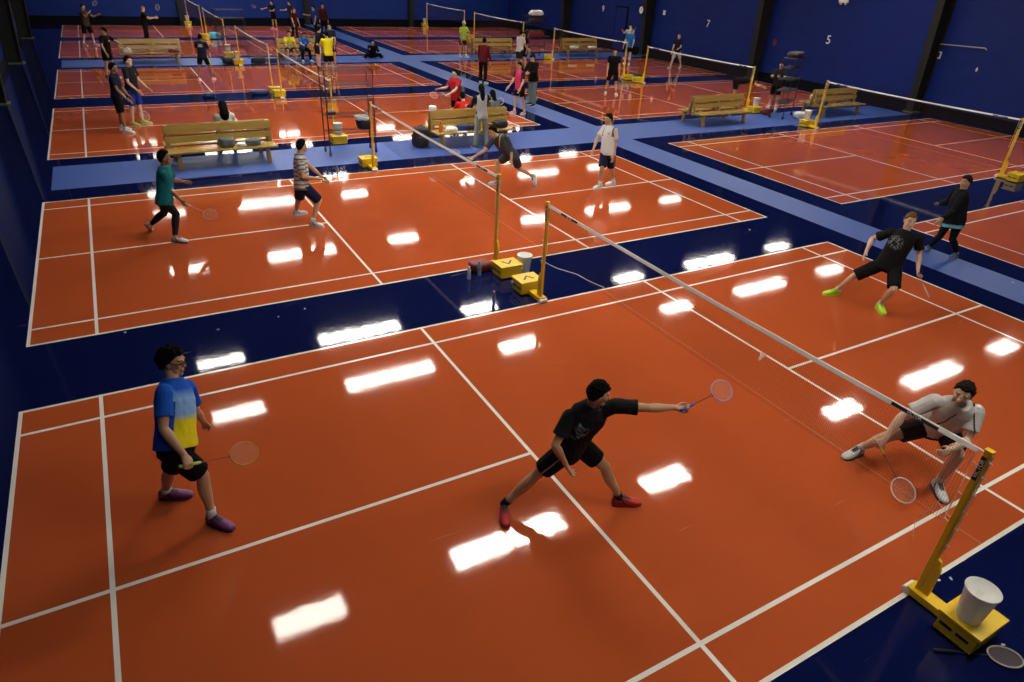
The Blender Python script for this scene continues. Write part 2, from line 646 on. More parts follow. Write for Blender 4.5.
# ------------------------------------------------------------------ nets
def make_net():
    t = thing('badminton_net')
    L, top, dep = 6.02, 1.55, 0.76
    sag = lambda y: 0.028 * (1 - ((y - L / 2) / (L / 2)) ** 2)
    tp = MB()
    n = 16
    for i in range(n):
        ya, yb = L * i / n, L * (i + 1) / n
        za, zb = top - sag(ya), top - sag(yb)
        for s in (-1, 1):
            tp.add([(s * 0.004, ya, za), (s * 0.016, ya, za - 0.034), (s * 0.016, yb, zb - 0.034), (s * 0.004, yb, zb),
                    (s * 0.006, ya, za), (s * 0.018, ya, za - 0.034), (s * 0.018, yb, zb - 0.034), (s * 0.006, yb, zb)],
                   [(0, 1, 2, 3), (7, 6, 5, 4), (0, 4, 5, 1), (2, 6, 7, 3)])
    tp.tube([(0, -0.06, top - 0.004)] + [(0, L * i / n, top - 0.004 - sag(L * i / n)) for i in range(n + 1)] + [(0, L + 0.06, top - 0.004)], 0.007, 8)
    to = tp.build('tape', tape_m, t)
    for yy in (0.50, L - 0.50):
        z = top - sag(yy)
        pt = MB()
        for s in (-1, 1):
            pt.add([(s * 0.0088, yy - 0.20, z - 0.006), (s * 0.0192, yy - 0.20, z - 0.031), (s * 0.0185, yy + 0.20, z - 0.031), (s * 0.0088, yy + 0.20, z - 0.006),
                    (s * 0.0100, yy - 0.20, z - 0.006), (s * 0.0205, yy - 0.20, z - 0.031), (s * 0.0205, yy + 0.20, z - 0.031), (s * 0.0100, yy + 0.20, z - 0.006)],
                   [(0, 1, 2, 3), (7, 6, 5, 4), (0, 4, 5, 1), (1, 5, 6, 2), (2, 6, 7, 3), (3, 7, 4, 0)])
        pa = pt.build('brand_patch', black_m, to)
        me = text_mesh('VICTOR', 0.034)
        nx = Vector((-0.957, 0, 0.29)).normalized()
        X = Vector((0, -1, 0))
        me.transform(mat_from_axes(X, nx.cross(X), nx, (-0.0162, yy, z - 0.0185)))
        finish('brand_lettering', me, word_m, to)
    ms = MB()
    for i in range(0, 302):
        y = L * i / 301
        z = top - sag(y) - 0.032
        ms.tube([(0, y, z), (0, y, z - dep + 0.040)], 0.0007, 3)
    for j in range(0, 35):
        dz = 0.02 * j
        ms.tube([(0, L * i / 8, top - sag(L * i / 8) - 0.050 - dz) for i in range(9)], 0.0007, 3)
    o = ms.build('mesh', mesh_m, t)
    eb = MB()
    for y in (0.0, L):
        eb.tube([(0, y, top - 0.02), (0, y, top - dep)], 0.003, 6)
        s = -1 if y == 0 else 1
        for z in (0.12, 0.42, 0.70):
            eb.tube([(0, y, top - z), (0, y + s * 0.05, top - z - 0.02)], 0.003, 5)
    eb.build('side_cord', cord_m, t)
    return t


net0 = make_net()
net_first = [True]


def put_net(x, y, label):
    if net_first[0]:
        net_first[0] = False
        net0.location = (x, y + 0.04, 0)
        return tag(net0, label, 'net', 'badminton nets')
    return dup(net0, (x, y + 0.04, 0), 0, label, 'badminton nets')


CN = {(0, 0): 'nearest court', (0, 1): 'second court of the left side', (0, 2): 'third left court, behind the long left bench',
      (0, 3): 'fourth court of the left side', (0, 4): 'fifth left court, behind the far bench', (0, 5): 'farthest court of the left side',
      (1, 1): 'nearest whole court of the right side', (1, 2): 'right side court behind the right hand benches', (1, 3): 'third visible court of the right side',
      (1, 4): 'right side court behind the two far benches', (1, 5): 'farthest court of the right side'}
PL = {(0, 0): ('slanting yellow post in the foreground carrying a bucket on its base box', 'yellow net post of the nearest court, by the two dropped bottles and bucket'),
      (0, 1): ('yellow post beside the white bucket, at the near end of the second net', 'yellow post on the light blue walkway, before the tall wire rack'),
      (0, 2): ('yellow post with a bucket behind the tall black wire rack', 'yellow post at the far end of the net behind the wire rack'),
      (0, 3): ('yellow post with empty box, left of the seated players on the fourth left court', 'yellow post with a small bucket by black bags, fourth left court far end'),
      (0, 4): ('yellow post with a bucket near the far left bench end', 'yellow post beside the light blue cloth, fifth left court far end'),
      (0, 5): ('yellow post right beyond the light blue cloth, farthest left court near end', 'yellow post with a bucket against the back wall, left side'),
      (1, 1): ('yellow post with a box at the right edge of the picture', 'yellow post with a bucket before the right hand bench'),
      (1, 2): ('yellow post with a bucket at the right end of the middle right bench', 'yellow post near the man in blue shirt and white cap, near side of two'),
      (1, 3): ('yellow post beside black bag behind the man in black, right side', 'yellow post with a box left of the far right bench'),
      (1, 4): ('yellow post behind the cart with white bags on top', 'yellow post behind the bench by the lime shirted player'),
      (1, 5): ('yellow post at the near end of the farthest right net, behind lime player', 'pale post with bucket at the back wall, farthest right net')}
for c in (0, 1):
    for r in range(6):
        if (c, r) == (1, 0):
            continue
        x, y = (LEFT, RIGHT)[c] + 6.7, ROWS[r]
        near, far = PL[(c, r)]
        put_post(x, y - 0.01, -1, near)
        put_post(x, y + 6.11, 1, far)
        put_net(x, y, 'net with white top tape across the ' + CN[(c, r)])

# loose white cord ends hanging from the foreground post
cl = MB()
cl.tube([(6.66, 0.05, 1.50), (6.66, 0.10, 1.30), (6.68, 0.12, 0.9), (6.64, 0.2, 0.72), (6.66, 0.16, 0.5)], 0.0018, 5)
cl.tube([(6.68, 0.12, 0.95), (6.70, 0.02, 0.88), (6.72, -0.05, 0.9)], 0.0018, 5)
tag(cl.build('loose_cord', cord_m), 'thin white loose cord dangling beside the foreground net post', 'cord')
cl = MB()
cl.tube([(6.80, 6.30, 0.006), (7.2, 6.9, 0.004), (7.45, 7.0, 0.004), (7.7, 7.62, 0.004)][::-1] if 0 else [(7.55, 7.5, 0.004), (7.62, 7.1, 0.004), (7.80, 6.75, 0.004), (7.84, 6.4, 0.004), (7.92, 6.12, 0.004)], 0.006, 5)
tag(cl.build('floor_cord', cord_m), 'thin pale cord lying across the navy strip between the two front courts', 'cord')

# ------------------------------------------------------------------ benches
wood_m = material('varnished_pine', (0.38, 0.25, 0.062, 1), 0.16, noise=0.28, nscale=3.2, bump=0.08, bscale=30, stretch=(0.5, 5, 5))
leg_wood = material('pine_leg', (0.36, 0.21, 0.07, 1), 0.4, noise=0.25, nscale=4, stretch=(5, 5, 0.6))


def make_bench():
    """two-sided bench: a seat on each side of an A-shaped plank back"""
    t = thing('wooden_bench')
    L = 1.2
    for s in (-1, 1):
        MB().box((-L, min(s * 0.14, s * 0.60), 0.37), (L, max(s * 0.14, s * 0.60), 0.41)).build('seat', wood_m, t, bevel=0.006)
        for x in (-0.98, 0.98):
            v = [(x - 0.045, s * 0.44, 0), (x + 0.045, s * 0.44, 0), (x + 0.045, s * 0.53, 0), (x - 0.045, s * 0.53, 0),
                 (x - 0.045, s * 0.36, 0.37), (x + 0.045, s * 0.36, 0.37), (x + 0.045, s * 0.45, 0.37), (x - 0.045, s * 0.45, 0.37)]
            MB().add(v, [(3, 2, 1, 0), (4, 5, 6, 7), (0, 1, 5, 4), (1, 2, 6, 5), (2, 3, 7, 6), (3, 0, 4, 7)]).build('leg', leg_wood, t, bevel=0.004)
        # plank backs lean together at the top
        for z0, z1 in ((0.53, 0.66), (0.73, 0.90)):
            f = lambda z: s * (0.145 - (z - 0.41) * 0.20)
            v = []
            for x in (-L + 0.02, L - 0.02):
                v += [(x, f(z0), z0), (x, f(z0) + s * 0.03, z0), (x, f(z1) + s * 0.03, z1), (x, f(z1), z1)]
            MB().add(v, [(0, 1, 2, 3), (7, 6, 5, 4), (0, 4, 5, 1), (1, 5, 6, 2), (2, 6, 7, 3), (3, 7, 4, 0)]).build('back_plank', wood_m, t, bevel=0.004)
    for x in (-L + 0.08, 0.0, L - 0.08):
        for s in (-1, 1):
            v = []
            for z in (0.30, 0.90):
                yy = s * (0.14 - (z - 0.41) * 0.20)
                v += [(x - 0.045, yy - s * 0.055, z), (x + 0.045, yy - s * 0.055, z), (x + 0.045, yy, z), (x - 0.045, yy, z)]
            MB().add(v, [(3, 2, 1, 0), (4, 5, 6, 7), (0, 1, 5, 4), (1, 2, 6, 5), (2, 3, 7, 6), (3, 0, 4, 7)]).build('back_upright', leg_wood, t)
    fr = MB()
    for x in (-0.98, 0.98):
        fr.box((x - 0.03, -0.50, 0.27), (x + 0.03, 0.50, 0.37))
    fr.box((-1.0, -0.03, 0.28), (1.0, 0.03, 0.34))
    fr.build('frame', leg_wood, t)
    return t


bench0 = make_bench()
BEN = [(3.62, 15.72, 0.02, 'long yellow pine bench on the left walkway, with a bag and shoes on it'),
       (10.15, 15.70, 0.0, 'pine bench in the middle, crowded with bags and bottles, people sitting behind'),
       (3.45, 32.5, 0.0, 'pine bench far at the left, in front of the player in black'),
       (9.85, 32.55, 0.0, 'pine bench far back where yellow and blue shirted players sit'),
       (19.65, 15.70, 0.02, 'pine bench on the right walkway seen at an angle, a player bending behind it'),
       (25.75, 15.65, 0.0, 'pine bench nearest the right wall, behind a net post'),
       (19.8, 32.5, 0.0, 'pine bench at the back by the player in lime shirt and cap'),
       (25.35, 32.4, 0.0, 'pine bench at the back nearest the wall door, white things on its seat')]
for i, (x, y, a, lb) in enumerate(BEN):
    if i == 0:
        bench0.location, bench0.rotation_euler = (x, y, 0), (0, 0, a)
        tag(bench0, lb, 'bench', 'wooden benches')
    else:
        dup(bench0, (x, y, 0), a, lb, 'wooden benches')

# ------------------------------------------------------------------ wire racks on castors
wire_m = material('black_wire', (0.012, 0.012, 0.016, 1), 0.4, metal=0.3)
rub_m = material('castor_rubber', (0.02, 0.02, 0.02, 1), 0.6)


def make_rack():
    t = thing('wire_rack')
    L, W, Ht = 0.60, 0.23, 2.05
    for x in (-L, L):
        for y in (-W, W):
            po = MB().tube([(x, y, 0.12), (x, y, Ht)], 0.0155, 8).build('post', wire_m, t)
            cb = MB()
            cb.tube([(x - 0.016, y, 0.05), (x + 0.016, y, 0.05)], 0.05, 12)
            cb.box((x - 0.026, y - 0.018, 0.05), (x - 0.018, y + 0.018, 0.13)).box((x + 0.018, y - 0.018, 0.05), (x + 0.026, y + 0.018, 0.13)).box((x - 0.026, y - 0.018, 0.115), (x + 0.026, y + 0.018, 0.13))
            cb.build('castor', rub_m, po)
    for z in (0.55, 0.95, 1.33, 1.70, 2.03):
        mb = MB()
        for dz in (0, -0.03):
            mb.tube([(-L, -W, z + dz), (L, -W, z + dz), (L, W, z + dz), (-L, W, z + dz)], 0.007, 5, closed=True)
        for i in range(1, 26):
            x = -L + 2 * L * i / 26
            mb.tube([(x, -W, z), (x, W, z)], 0.0032, 4)
        for y in (-0.08, 0.08):
            mb.tube([(-L, y, z - 0.006), (L, y, z - 0.006)], 0.0035, 4)
        mb.build('shelf', wire_m, t)
    return t


rack0 = make_rack()
RKS = [(6.72, 15.58, 0.0, 'tall black wire rack on castors on the walkway, middle left'),
       (23.1, 15.75, 0.45, 'black wire rack on castors by the right wall, black bag on top'),
       (6.85, 33.0, 0.0, 'far black wire rack left of the seated players'),
       (22.1, 32.1, 0.0, 'far black wire rack between the two back right benches, loaded with bags')]
for i, (x, y, a, lb) in enumerate(RKS):
    if i == 0:
        rack0.location, rack0.rotation_euler = (x, y, 0), (0, 0, a)
        tag(rack0, lb, 'rack', 'wire racks on castors')
    else:
        dup(rack0, (x, y, 0), a, lb, 'wire racks on castors')

# ------------------------------------------------------------------ buckets
bucket_m = material('frosted_bucket', (0.93, 0.93, 0.91, 1), 0.5, trans=0.35, noise=0.05, bump=0.05)
sticker_m = material('white_sticker', (0.9, 0.9, 0.88, 1), 0.5)


def bucket_mesh():
    n, mb = 32, MB()
    prof = [(0.001, 0.0), (0.084, 0.0), (0.089, 0.008), (0.119, 0.302), (0.127, 0.304), (0.127, 0.313), (0.1165, 0.313), (0.0865, 0.012), (0.001, 0.007)]
    rings = [[(r * math.cos(2 * PI * i / n), r * math.sin(2 * PI * i / n), z) for i in range(n)] for r, z in prof]
    mb.loft(rings)
    return mb


def make_bucket():
    t = thing('plastic_bucket')
    bucket_mesh().build('body', bucket_m, t, smooth=True)
    MB().box((0.094, -0.026, 0.17), (0.097, 0.026, 0.225), M=Matrix.Rotation(0.09, 4, 'Y') @ Matrix.Translation((-0.010, 0, 0.0))).build('sticker', sticker_m, t)
    return t


bucket0 = make_bucket()
lid = 0.226
BK = [(6.63, -0.43, lid, 0.3, 'frosted white bucket standing on the yellow base box in the foreground'),
      (7.02, 7.18, 0.0, 2.5, 'frosted bucket standing on the navy floor between the two yellow posts'),
      (6.70, 16.55, lid, 1.0, 'white bucket on a base box, seen through the tall wire rack'),
      (6.70, 31.2, lid, 1.0, 'small white bucket on the base box by the black bags, far left side'),
      (6.70, 33.55, lid, 1.0, 'small white bucket on the base box behind the far walkway'),
      (6.70, 48.15, lid, 1.0, 'small white bucket by the back wall on the left side'),
      (22.57, 14.2, lid, 1.0, 'white bucket on the base box before the right hand bench'),
      (22.57, 16.55, lid, 1.0, 'white bucket on the base box at the end of the right walkway bench'),
      (22.57, 48.15, lid, 1.0, 'small white bucket by the back wall on the right side')]
for i, (x, y, z, a, lb) in enumerate(BK):
    if i == 0:
        bucket0.location, bucket0.rotation_euler = (x, y, z), (0, 0, a)
        tag(bucket0, lb, 'bucket', 'white shuttle buckets')
    else:
        dup(bucket0, (x, y, z), a, lb, 'white shuttle buckets')

# ------------------------------------------------------------------ rackets
string_m = material('racket_string', (0.62, 0.50, 0.38, 1), 0.5)


def racket(label, loc, axis, toward, grip_c, frame_c, shaft_c=(0.03, 0.03, 0.03, 1), dens=1.0, name='badminton_racket'):
    """axis: unit vector from the butt to the head; toward: the string face looks roughly that way; loc: where the hand grips"""
    Z = Vector(axis).normalized()
    N = Vector(toward)
    N = (N - Z * N.dot(Z)).normalized()
    X = N.cross(Z)
    t = thing(name, (0, 0, 0), 0, label, 'racket')
    M = mat_from_axes(X, N, Z, (0, 0, 0))
    t.matrix_world = Matrix.Translation(Vector(loc) - Z * 0.062) @ M
    gm = material('grip_' + '_'.join('%02d' % int(c * 99) for c in grip_c[:3]), grip_c, 0.6, bump=0.3, bscale=120)
    fm = material('frame_' + '_'.join('%02d' % int(c * 99) for c in frame_c[:3]), frame_c, 0.3)
    sm = material('shaft_' + '_'.join('%02d' % int(c * 99) for c in shaft_c[:3]), shaft_c, 0.3)
    MB().tube([(0, 0, 0), (0, 0, 0.008), (0, 0, 0.03), (0, 0, 0.155), (0, 0, 0.172)], [0.014, 0.0155, 0.0135, 0.013, 0.010], 10).build('grip', gm, t, smooth=True)
    mb = MB().tube([(0, 0, 0.170), (0, 0, 0.195), (0, 0, 0.42)], [0.009, 0.0042, 0.0038], 8)
    mb.tube([(-0.016, 0, 0.424), (0, 0, 0.414), (0.016, 0, 0.424)], 0.0055, 6)
    mb.build('shaft', sm, t)
    a, b, zc = 0.098, 0.126, 0.548
    fr = [(a * math.sin(q), 0, zc - b * math.cos(q)) for q in [2 * PI * i / 40 for i in range(40)]]
    MB().tube(fr, 0.0062, 7, closed=True).build('head_frame', fm, t, smooth=True)
    st = MB()
    n = int(22 * dens)
    r = 0.00045 / dens
    for i in range(1, n):
        x = -a + 2 * a * i / n
        h = b * math.sqrt(max(0, 1 - (x / a) ** 2))
        st.tube([(x, 0, zc - h), (x, 0, zc + h)], r, 3)
    for i in range(1, n + 2):
        z = -b + 2 * b * i / (n + 2)
        h = a * math.sqrt(max(0, 1 - (z / b) ** 2))
        st.tube([(-h, 0.0005, zc + z), (h, 0.0005, zc + z)], r, 3)
    st.build('strings', string_m, t)
    return t


# the spare racket on the floor
racket('dark racket lying on the navy floor beside the foreground base box', (6.36, -0.46, 0.016), (0.545, -0.36, -0.0), (0.05, 0.05, 1), (0.015, 0.015, 0.03, 1), (0.5, 0.48, 0.42, 1), (0.05, 0.05, 0.09, 1))

# ------------------------------------------------------------------ shuttlecock
feather_m = material('white_feather', (0.85, 0.83, 0.78, 1), 0.6)
cork_m = material('cork_white', (0.85, 0.80, 0.72, 1), 0.5)


def make_shuttle(loc, axis, label, group=None):
    t = thing('shuttlecock', (0, 0, 0), 0, label, 'shuttlecock', group)
    Z = Vector(axis).normalized()
    X = Z.orthogonal().normalized()
    t.matrix_world = Matrix.Translation(loc) @ mat_from_axes(X, Z.cross(X), Z, (0, 0, 0))
    prof = [(0.001, -0.025), (0.007, -0.023), (0.0115, -0.016), (0.013, -0.006), (0.013, 0.0), (0.001, 0.0)]
    MB().lathe(prof, n=14).build('cork', cork_m, t, smooth=True)
    fb = MB()
    for k in range(16):
        a = 2 * PI * k / 16
        ca, sa = math.cos(a), math.sin(a)
        P = lambda r, z, w: [(r * ca - w * sa, r * sa + w * ca, z), (r * ca + w * sa, r * sa - w * ca, z)]
        q = P(0.011, 0, 0.001) + P(0.018, 0.028, 0.0015) + P(0.021, 0.034, 0.006) + P(0.032, 0.060, 0.0075) + P(0.033, 0.064, 0.003)
        off = len(q)
        q2 = [(x * 1.03, y * 1.03, z) for x, y, z in q]
        fs = []
        for i in range(0, 8, 2):
            fs += [(i, i + 1, i + 3, i + 2), (off + i + 2, off + i + 3, off + i + 1, off + i), (i, i + 2, off + i + 2, off + i), (i + 3, i + 1, off + i + 1, off + i + 3)]
        fb.add(q + q2, fs)
    for z, r in ((0.014, 0.0148), (0.026, 0.0178)):
        fb.tube([(r * math.cos(a), r * math.sin(a), z) for a in [2 * PI * i / 20 for i in range(20)]], 0.0006, 4, closed=True)
    fb.build('feather_skirt', feather_m, t)
    return t


make_shuttle((7.25, 2.47, 0.85), (0.75, 0.15, 0.65), 'white shuttlecock in the air just beyond the nearest net')
make_shuttle((6.36, 7.50, 0.02), (0.5, 0.6, 0.25), 'white shuttlecock lying on the red bag by the bottles')
sc_list = [(7.04, -0.03), (7.16, -0.07), (6.88, -0.66), (5.9, 6.45), (3.0, 7.2), (9.2, 7.0), (6.2, 6.7), (2.2, 7.15), (3.4, 7.3), (14.9, 3.35), (1.1, 7.55), (12.4, 7.2)]
sp = None
for i, (x, y) in enumerate(sc_list):
    mb = MB()
    mb.add([(-0.016, -0.004, 0.001), (0.014, -0.009, 0.001), (0.02, 0.006, 0.001), (-0.008, 0.009, 0.001),
            (-0.014, -0.003, 0.006), (0.012, -0.007, 0.010), (0.018, 0.005, 0.012), (-0.007, 0.008, 0.007)],
           [(3, 2, 1, 0), (4, 5, 6, 7), (0, 1, 5, 4), (1, 2, 6, 5), (2, 3, 7, 6), (3, 0, 4, 7)])
    if sp is None:
        sp = mb.build('feather_scrap', feather_m)
        o = sp
    else:
        o = sp.copy()
        COL.objects.link(o)
    o.location = (x, y, 0)
    o.rotation_euler = (0, 0, i * 1.3)
    tag(o, 'tiny white scrap of shuttle feather on the floor', 'feather', 'feather scraps on the floor')

# ------------------------------------------------------------------ bags, bottles, towels
def lump(name, label, cat, loc, size, mat, seed=0, rough=0.16, rotz=0.0, n=22, flatten=True, power=0.55):
    """soft sagging bag or cloth: a rounded box body with folds"""
    mb = MB()
    nv = 12
    vs = []
    for k in range(nv + 1):
        t = -PI / 2 + PI * k / nv
        for i in range(n):
            a = 2 * PI * i / n
            sg = lambda v, p: math.copysign(abs(v) ** p, v)
            p = Vector((sg(math.cos(t), power) * sg(math.cos(a), power), sg(math.cos(t), power) * sg(math.sin(a), power), sg(math.sin(t), power)))
            q = Vector((p.x * size[0] / 2, p.y * size[1] / 2, p.z * size[2] / 2))
            f = 1 + rough * mnoise.noise(Vector((q.x * 6 + seed, q.y * 6, q.z * 6))) + rough * 0.6 * mnoise.noise(Vector((q.x * 17, q.y * 17 + seed, q.z * 17)))
            q *= f
            q.z += size[2] / 2
            if q.z < 0.004:
                q.z = 0.004
            vs.append(tuple(q))
    fs = []
    for k in range(nv):
        for i in range(n):
            j = (i + 1) % n
            fs.append((k * n + i, k * n + j, (k + 1) * n + j, (k + 1) * n + i))
    mb.add(vs, fs)
    o = mb.build(name, mat, smooth=True, loc=loc)
    o.rotation_euler = (0, 0, rotz)
    return tag(o, label, cat)


bagk = material('black_nylon', (0.012, 0.012, 0.016, 1), 0.55, noise=0.3, nscale=20, bump=0.3, bscale=60)
bagr = material('red_nylon', (0.16, 0.012, 0.012, 1), 0.5, noise=0.3, nscale=20, bump=0.3)
bagn = material('navy_nylon', (0.015, 0.03, 0.12, 1), 0.5, noise=0.3, nscale=20, bump=0.3)
bagg = material('grey_nylon', (0.09, 0.11, 0.11, 1), 0.55, noise=0.4, nscale=30, bump=0.3)
clw = material('white_cotton', (0.70, 0.70, 0.68, 1), 0.8, noise=0.12, nscale=25, bump=0.4, bscale=70)
clc = material('pale_blue_cotton', (0.10, 0.45, 0.62, 1), 0.8, noise=0.15, nscale=25, bump=0.4)
papm = material('white_paper', (0.8, 0.8, 0.78, 1), 0.6)


def bottle(label, loc, r, h, col, cap, trans=0.0):
    t = thing('drink_bottle', loc, 0, label, 'bottle')
    m = material('bottle_' + '_'.join('%02d' % int(c * 99) for c in col[:3]), col, 0.2, trans=trans)
    c = material('cap_' + '_'.join('%02d' % int(c_ * 99) for c_ in cap[:3]), cap, 0.4)
    MB().lathe([(0.001, 0), (r * 0.92, 0), (r, 0.01), (r, h * 0.35), (r * 0.93, h * 0.42), (r, h * 0.5), (r, h * 0.72), (r * 0.45, h * 0.88), (r * 0.42, h * 0.9), (0.001, h * 0.9)], n=18).build('body', m, t, smooth=True)
    MB().lathe([(0.001, h * 0.89), (r * 0.52, h * 0.89), (r * 0.52, h), (0.001, h)], n=16).build('cap', c, t)
    return t


bottle('clear water bottle standing on the navy floor, left of the blue bottle', (6.05, 7.30, 0), 0.033, 0.22, (0.75, 0.8, 0.85, 1), (0.7, 0.7, 0.75, 1), 0.5)
bottle('blue water bottle standing beside the red bag on the navy floor', (6.27, 7.36, 0), 0.035, 0.25, (0.25, 0.35, 0.55, 1), (0.1, 0.15, 0.4, 1), 0.2)
lump('sports_bag', 'small dark red bag lying by the yellow weight boxes', 'bag', (6.38, 7.55, 0), (0.38, 0.24, 0.16), bagr, 3)
racket('dark racket lying left of the clear bottle on the navy floor', (5.86, 7.46, 0.016), (0.9, 0.25, 0), (0.05, 0.05, 1), (0.02, 0.02, 0.03, 1), (0.05, 0.04, 0.05, 1))
# on and round the left bench
lump('sports_bag', 'grey and white crumpled bag on the left bench seat, near its middle', 'bag', (3.72, 15.36, 0.412), (0.34, 0.22, 0.22), bagg, 1)
lump('sports_bag', 'dark grey bag with white cloth on the right half of the left bench', 'bag', (4.30, 15.36, 0.412), (0.36, 0.24, 0.15), bagg, 5)
lump('crumpled_towel', 'white towel beside the dark grey bag on the left bench', 'towel', (4.06, 15.38, 0.412), (0.22, 0.26, 0.07), clw, 4)
# middle bench
bp = lump('backpack', 'black backpack on the blue matting at the left end of the middle bench', 'backpack', (8.65, 15.55, 0), (0.40, 0.30, 0.54), bagk, 8, power=0.45)
def part_of(parent, o):
    o.parent = parent
    o.matrix_parent_inverse = Matrix.Identity(4)
    for k in ('label', 'category'):
        del o[k]
    return o
part_of(bp, lump('pocket', 'p', 'p', (0, -0.15, 0.05), (0.30, 0.14, 0.26), bagk, 3, power=0.45))
MB().tube([(-0.07, 0, 0.50), (-0.06, 0, 0.58), (0.06, 0, 0.58), (0.07, 0, 0.50)], 0.012, 6).build('handle', bagk, bp)
for sx in (-1, 1):
    MB().tube([(sx * 0.09, 0.13, 0.48), (sx * 0.11, 0.21, 0.36), (sx * 0.12, 0.20, 0.18), (sx * 0.13, 0.13, 0.08)], 0.018, 6).build('strap', bagk, bp)
lump('crumpled_towel', 'white towel hung over the left end of the middle bench back', 'towel', (9.08, 15.72, 0.86), (0.20, 0.14, 0.17), clw, 9)
lump('crumpled_towel', 'white cloth lying on the middle bench seat by the orange bottle', 'towel', (9.45, 15.32, 0.412), (0.30, 0.26, 0.12), clw, 2)
lump('sports_bag', 'navy blue bag on the middle bench seat', 'bag', (9.82, 15.34, 0.412), (0.34, 0.24, 0.16), bagn, 6)
lump('sports_bag', 'black bag on the middle bench seat beside the yellow bottle', 'bag', (10.12, 15.34, 0.412), (0.30, 0.24, 0.17), bagk, 7)
lump('sports_bag', 'black bag at the right end of the middle bench seat', 'bag', (11.0, 15.36, 0.412), (0.44, 0.24, 0.20), bagk, 12)
bottle('big orange bottle standing at the left end of the middle bench', (9.16, 15.33, 0.411), 0.055, 0.28, (0.65, 0.16, 0.01, 1), (0.5, 0.1, 0.01, 1))
bottle('yellow bottle standing on the middle bench seat', (10.36, 15.33, 0.411), 0.045, 0.24, (0.75, 0.45, 0.01, 1), (0.7, 0.5, 0.02, 1))
MB().box((-0.15, -0.1, 0), (0.15, 0.1, 0.004)).build('paper_sheet', papm, loc=(9.72, 15.20, 0.411))
tag(bpy.data.objects['paper_sheet'], 'white sheet of paper on the front edge of the middle bench', 'paper')
# tall rack contents
lump('sports_bag', 'black and white bag on the lowest shelf of the tall wire rack', 'bag', (7.10, 15.58, 0.556), (0.38, 0.34, 0.28), bagk, 21)
lump('crumpled_towel', 'white part of the bag in the tall wire rack, with a modelled light reflection', 'towel', (7.05, 15.56, 0.80), (0.36, 0.30, 0.12), clw, 22)  # white lump stands for part of the bag and a bright light reflection
lump('sports_bag', 'small black bag on the second shelf of the tall wire rack, left end', 'bag', (6.28, 15.58, 0.956), (0.24, 0.2, 0.1), bagk, 23)
# right rack and its surroundings
lump('sports_bag', 'big black bag lying on top of the wire rack by the right wall', 'bag', (23.17, 15.78, 2.036), (0.95, 0.44, 0.20), bagk, 31, rotz=0.45)
lump('crumpled_towel', 'white cloth heaped on the blue matting under the right wire rack', 'towel', (23.55, 15.25, 0), (0.55, 0.34, 0.24), clw, 32)
lump('sports_bag', 'dark red bag on the matting by the right wire rack', 'bag', (22.75, 16.15, 0), (0.36, 0.26, 0.22), bagr, 33)
lump('crumpled_towel', 'white cloth behind the back planks of the bench nearest the right wall', 'towel', (25.2, 16.05, 0.412), (0.4, 0.26, 0.28), clw, 34)
lump('sports_bag', 'blue bag on the seat of the bench nearest the right wall', 'bag', (24.75, 15.30, 0.412), (0.3, 0.24, 0.2), bagn, 35)
lump('sports_bag', 'black bag beside the yellow post behind the man in black shorts', 'bag', (22.95, 24.1, 0), (0.5, 0.35, 0.3), bagk, 36)
# far things
lump('crumpled_towel', 'pale blue cloth by the far left net post', 'towel', (7.15, 40.65, 0), (0.6, 0.45, 0.36), clc, 41)
lump('sports_bag', 'black bag on the floor left of the far bucket, left side', 'bag', (6.35, 31.5, 0), (0.5, 0.35, 0.3), bagk, 42)
lump('sports_bag', 'black bag on the floor right of the far bucket, near the seated players', 'bag', (7.6, 31.55, 0), (0.6, 0.35, 0.26), bagk, 43)
lump('sports_bag', 'navy bag lying right of the black bags on the far walkway', 'bag', (8.25, 31.6, 0), (0.55, 0.35, 0.24), bagn, 44)
lump('sports_bag', 'navy bag on the blue strip behind the third left court', 'bag', (6.15, 24.1, 0), (0.55, 0.30, 0.16), bagn, 45)
lump('sports_bag', 'dark bag on the blue strip before the long haired person', 'bag', (4.5, 23.9, 0), (0.36, 0.26, 0.16), bagn, 46)
lump('cap', 'white cap at the left end of the far left bench seat', 'cap', (2.55, 32.1, 0.412), (0.32, 0.26, 0.18), clw, 47)
lump('sports_shoes', 'dark red pair of shoes on the right end of the far left bench', 'shoes', (4.30, 32.12, 0.412), (0.42, 0.26, 0.13), bagr, 48)
lump('crumpled_towel', 'white cloth on the left half of the bench by the wall door', 'towel', (24.75, 32.0, 0.412), (0.5, 0.28, 0.14), clw, 49)
lump('crumpled_towel', 'white cloth on the right half of the bench by the wall door', 'towel', (26.0, 32.0, 0.412), (0.5, 0.28, 0.12), clw, 50)
lump('sports_bag', 'white bag on top of the far right wire rack', 'bag', (22.2, 32.1, 2.036), (0.8, 0.42, 0.26), clw, 51)
lump('sports_bag', 'dark bag on the upper shelf of the far right wire rack', 'bag', (22.2, 32.1, 1.706), (0.9, 0.40, 0.26), bagk, 52)
lump('sports_bag', 'dark red bag on the middle shelf of the far right wire rack', 'bag', (22.3, 32.1, 0.956), (0.9, 0.40, 0.34), bagr, 53)

# ------------------------------------------------------------------ things on the walls
def wall_number(s, y, z, label):
    me = text_mesh(s, 0.50, 0.004)
    me.transform(mat_from_axes((0, -1, 0), (0, 0, 1), (-1, 0, 0), (X1 - 0.006, y, z)))
    o = finish('wall_number', me, word_m)
    tag(o, label, 'number sign')


wall_number('5', 19.8, 2.14, 'white numeral five painted on the blue right wall')
wall_number('7', 27.4, 2.11, 'white numeral seven painted on the blue right wall')
wall_number('9', 36.85, 2.12, 'white numeral nine painted on the blue wall beyond the door')


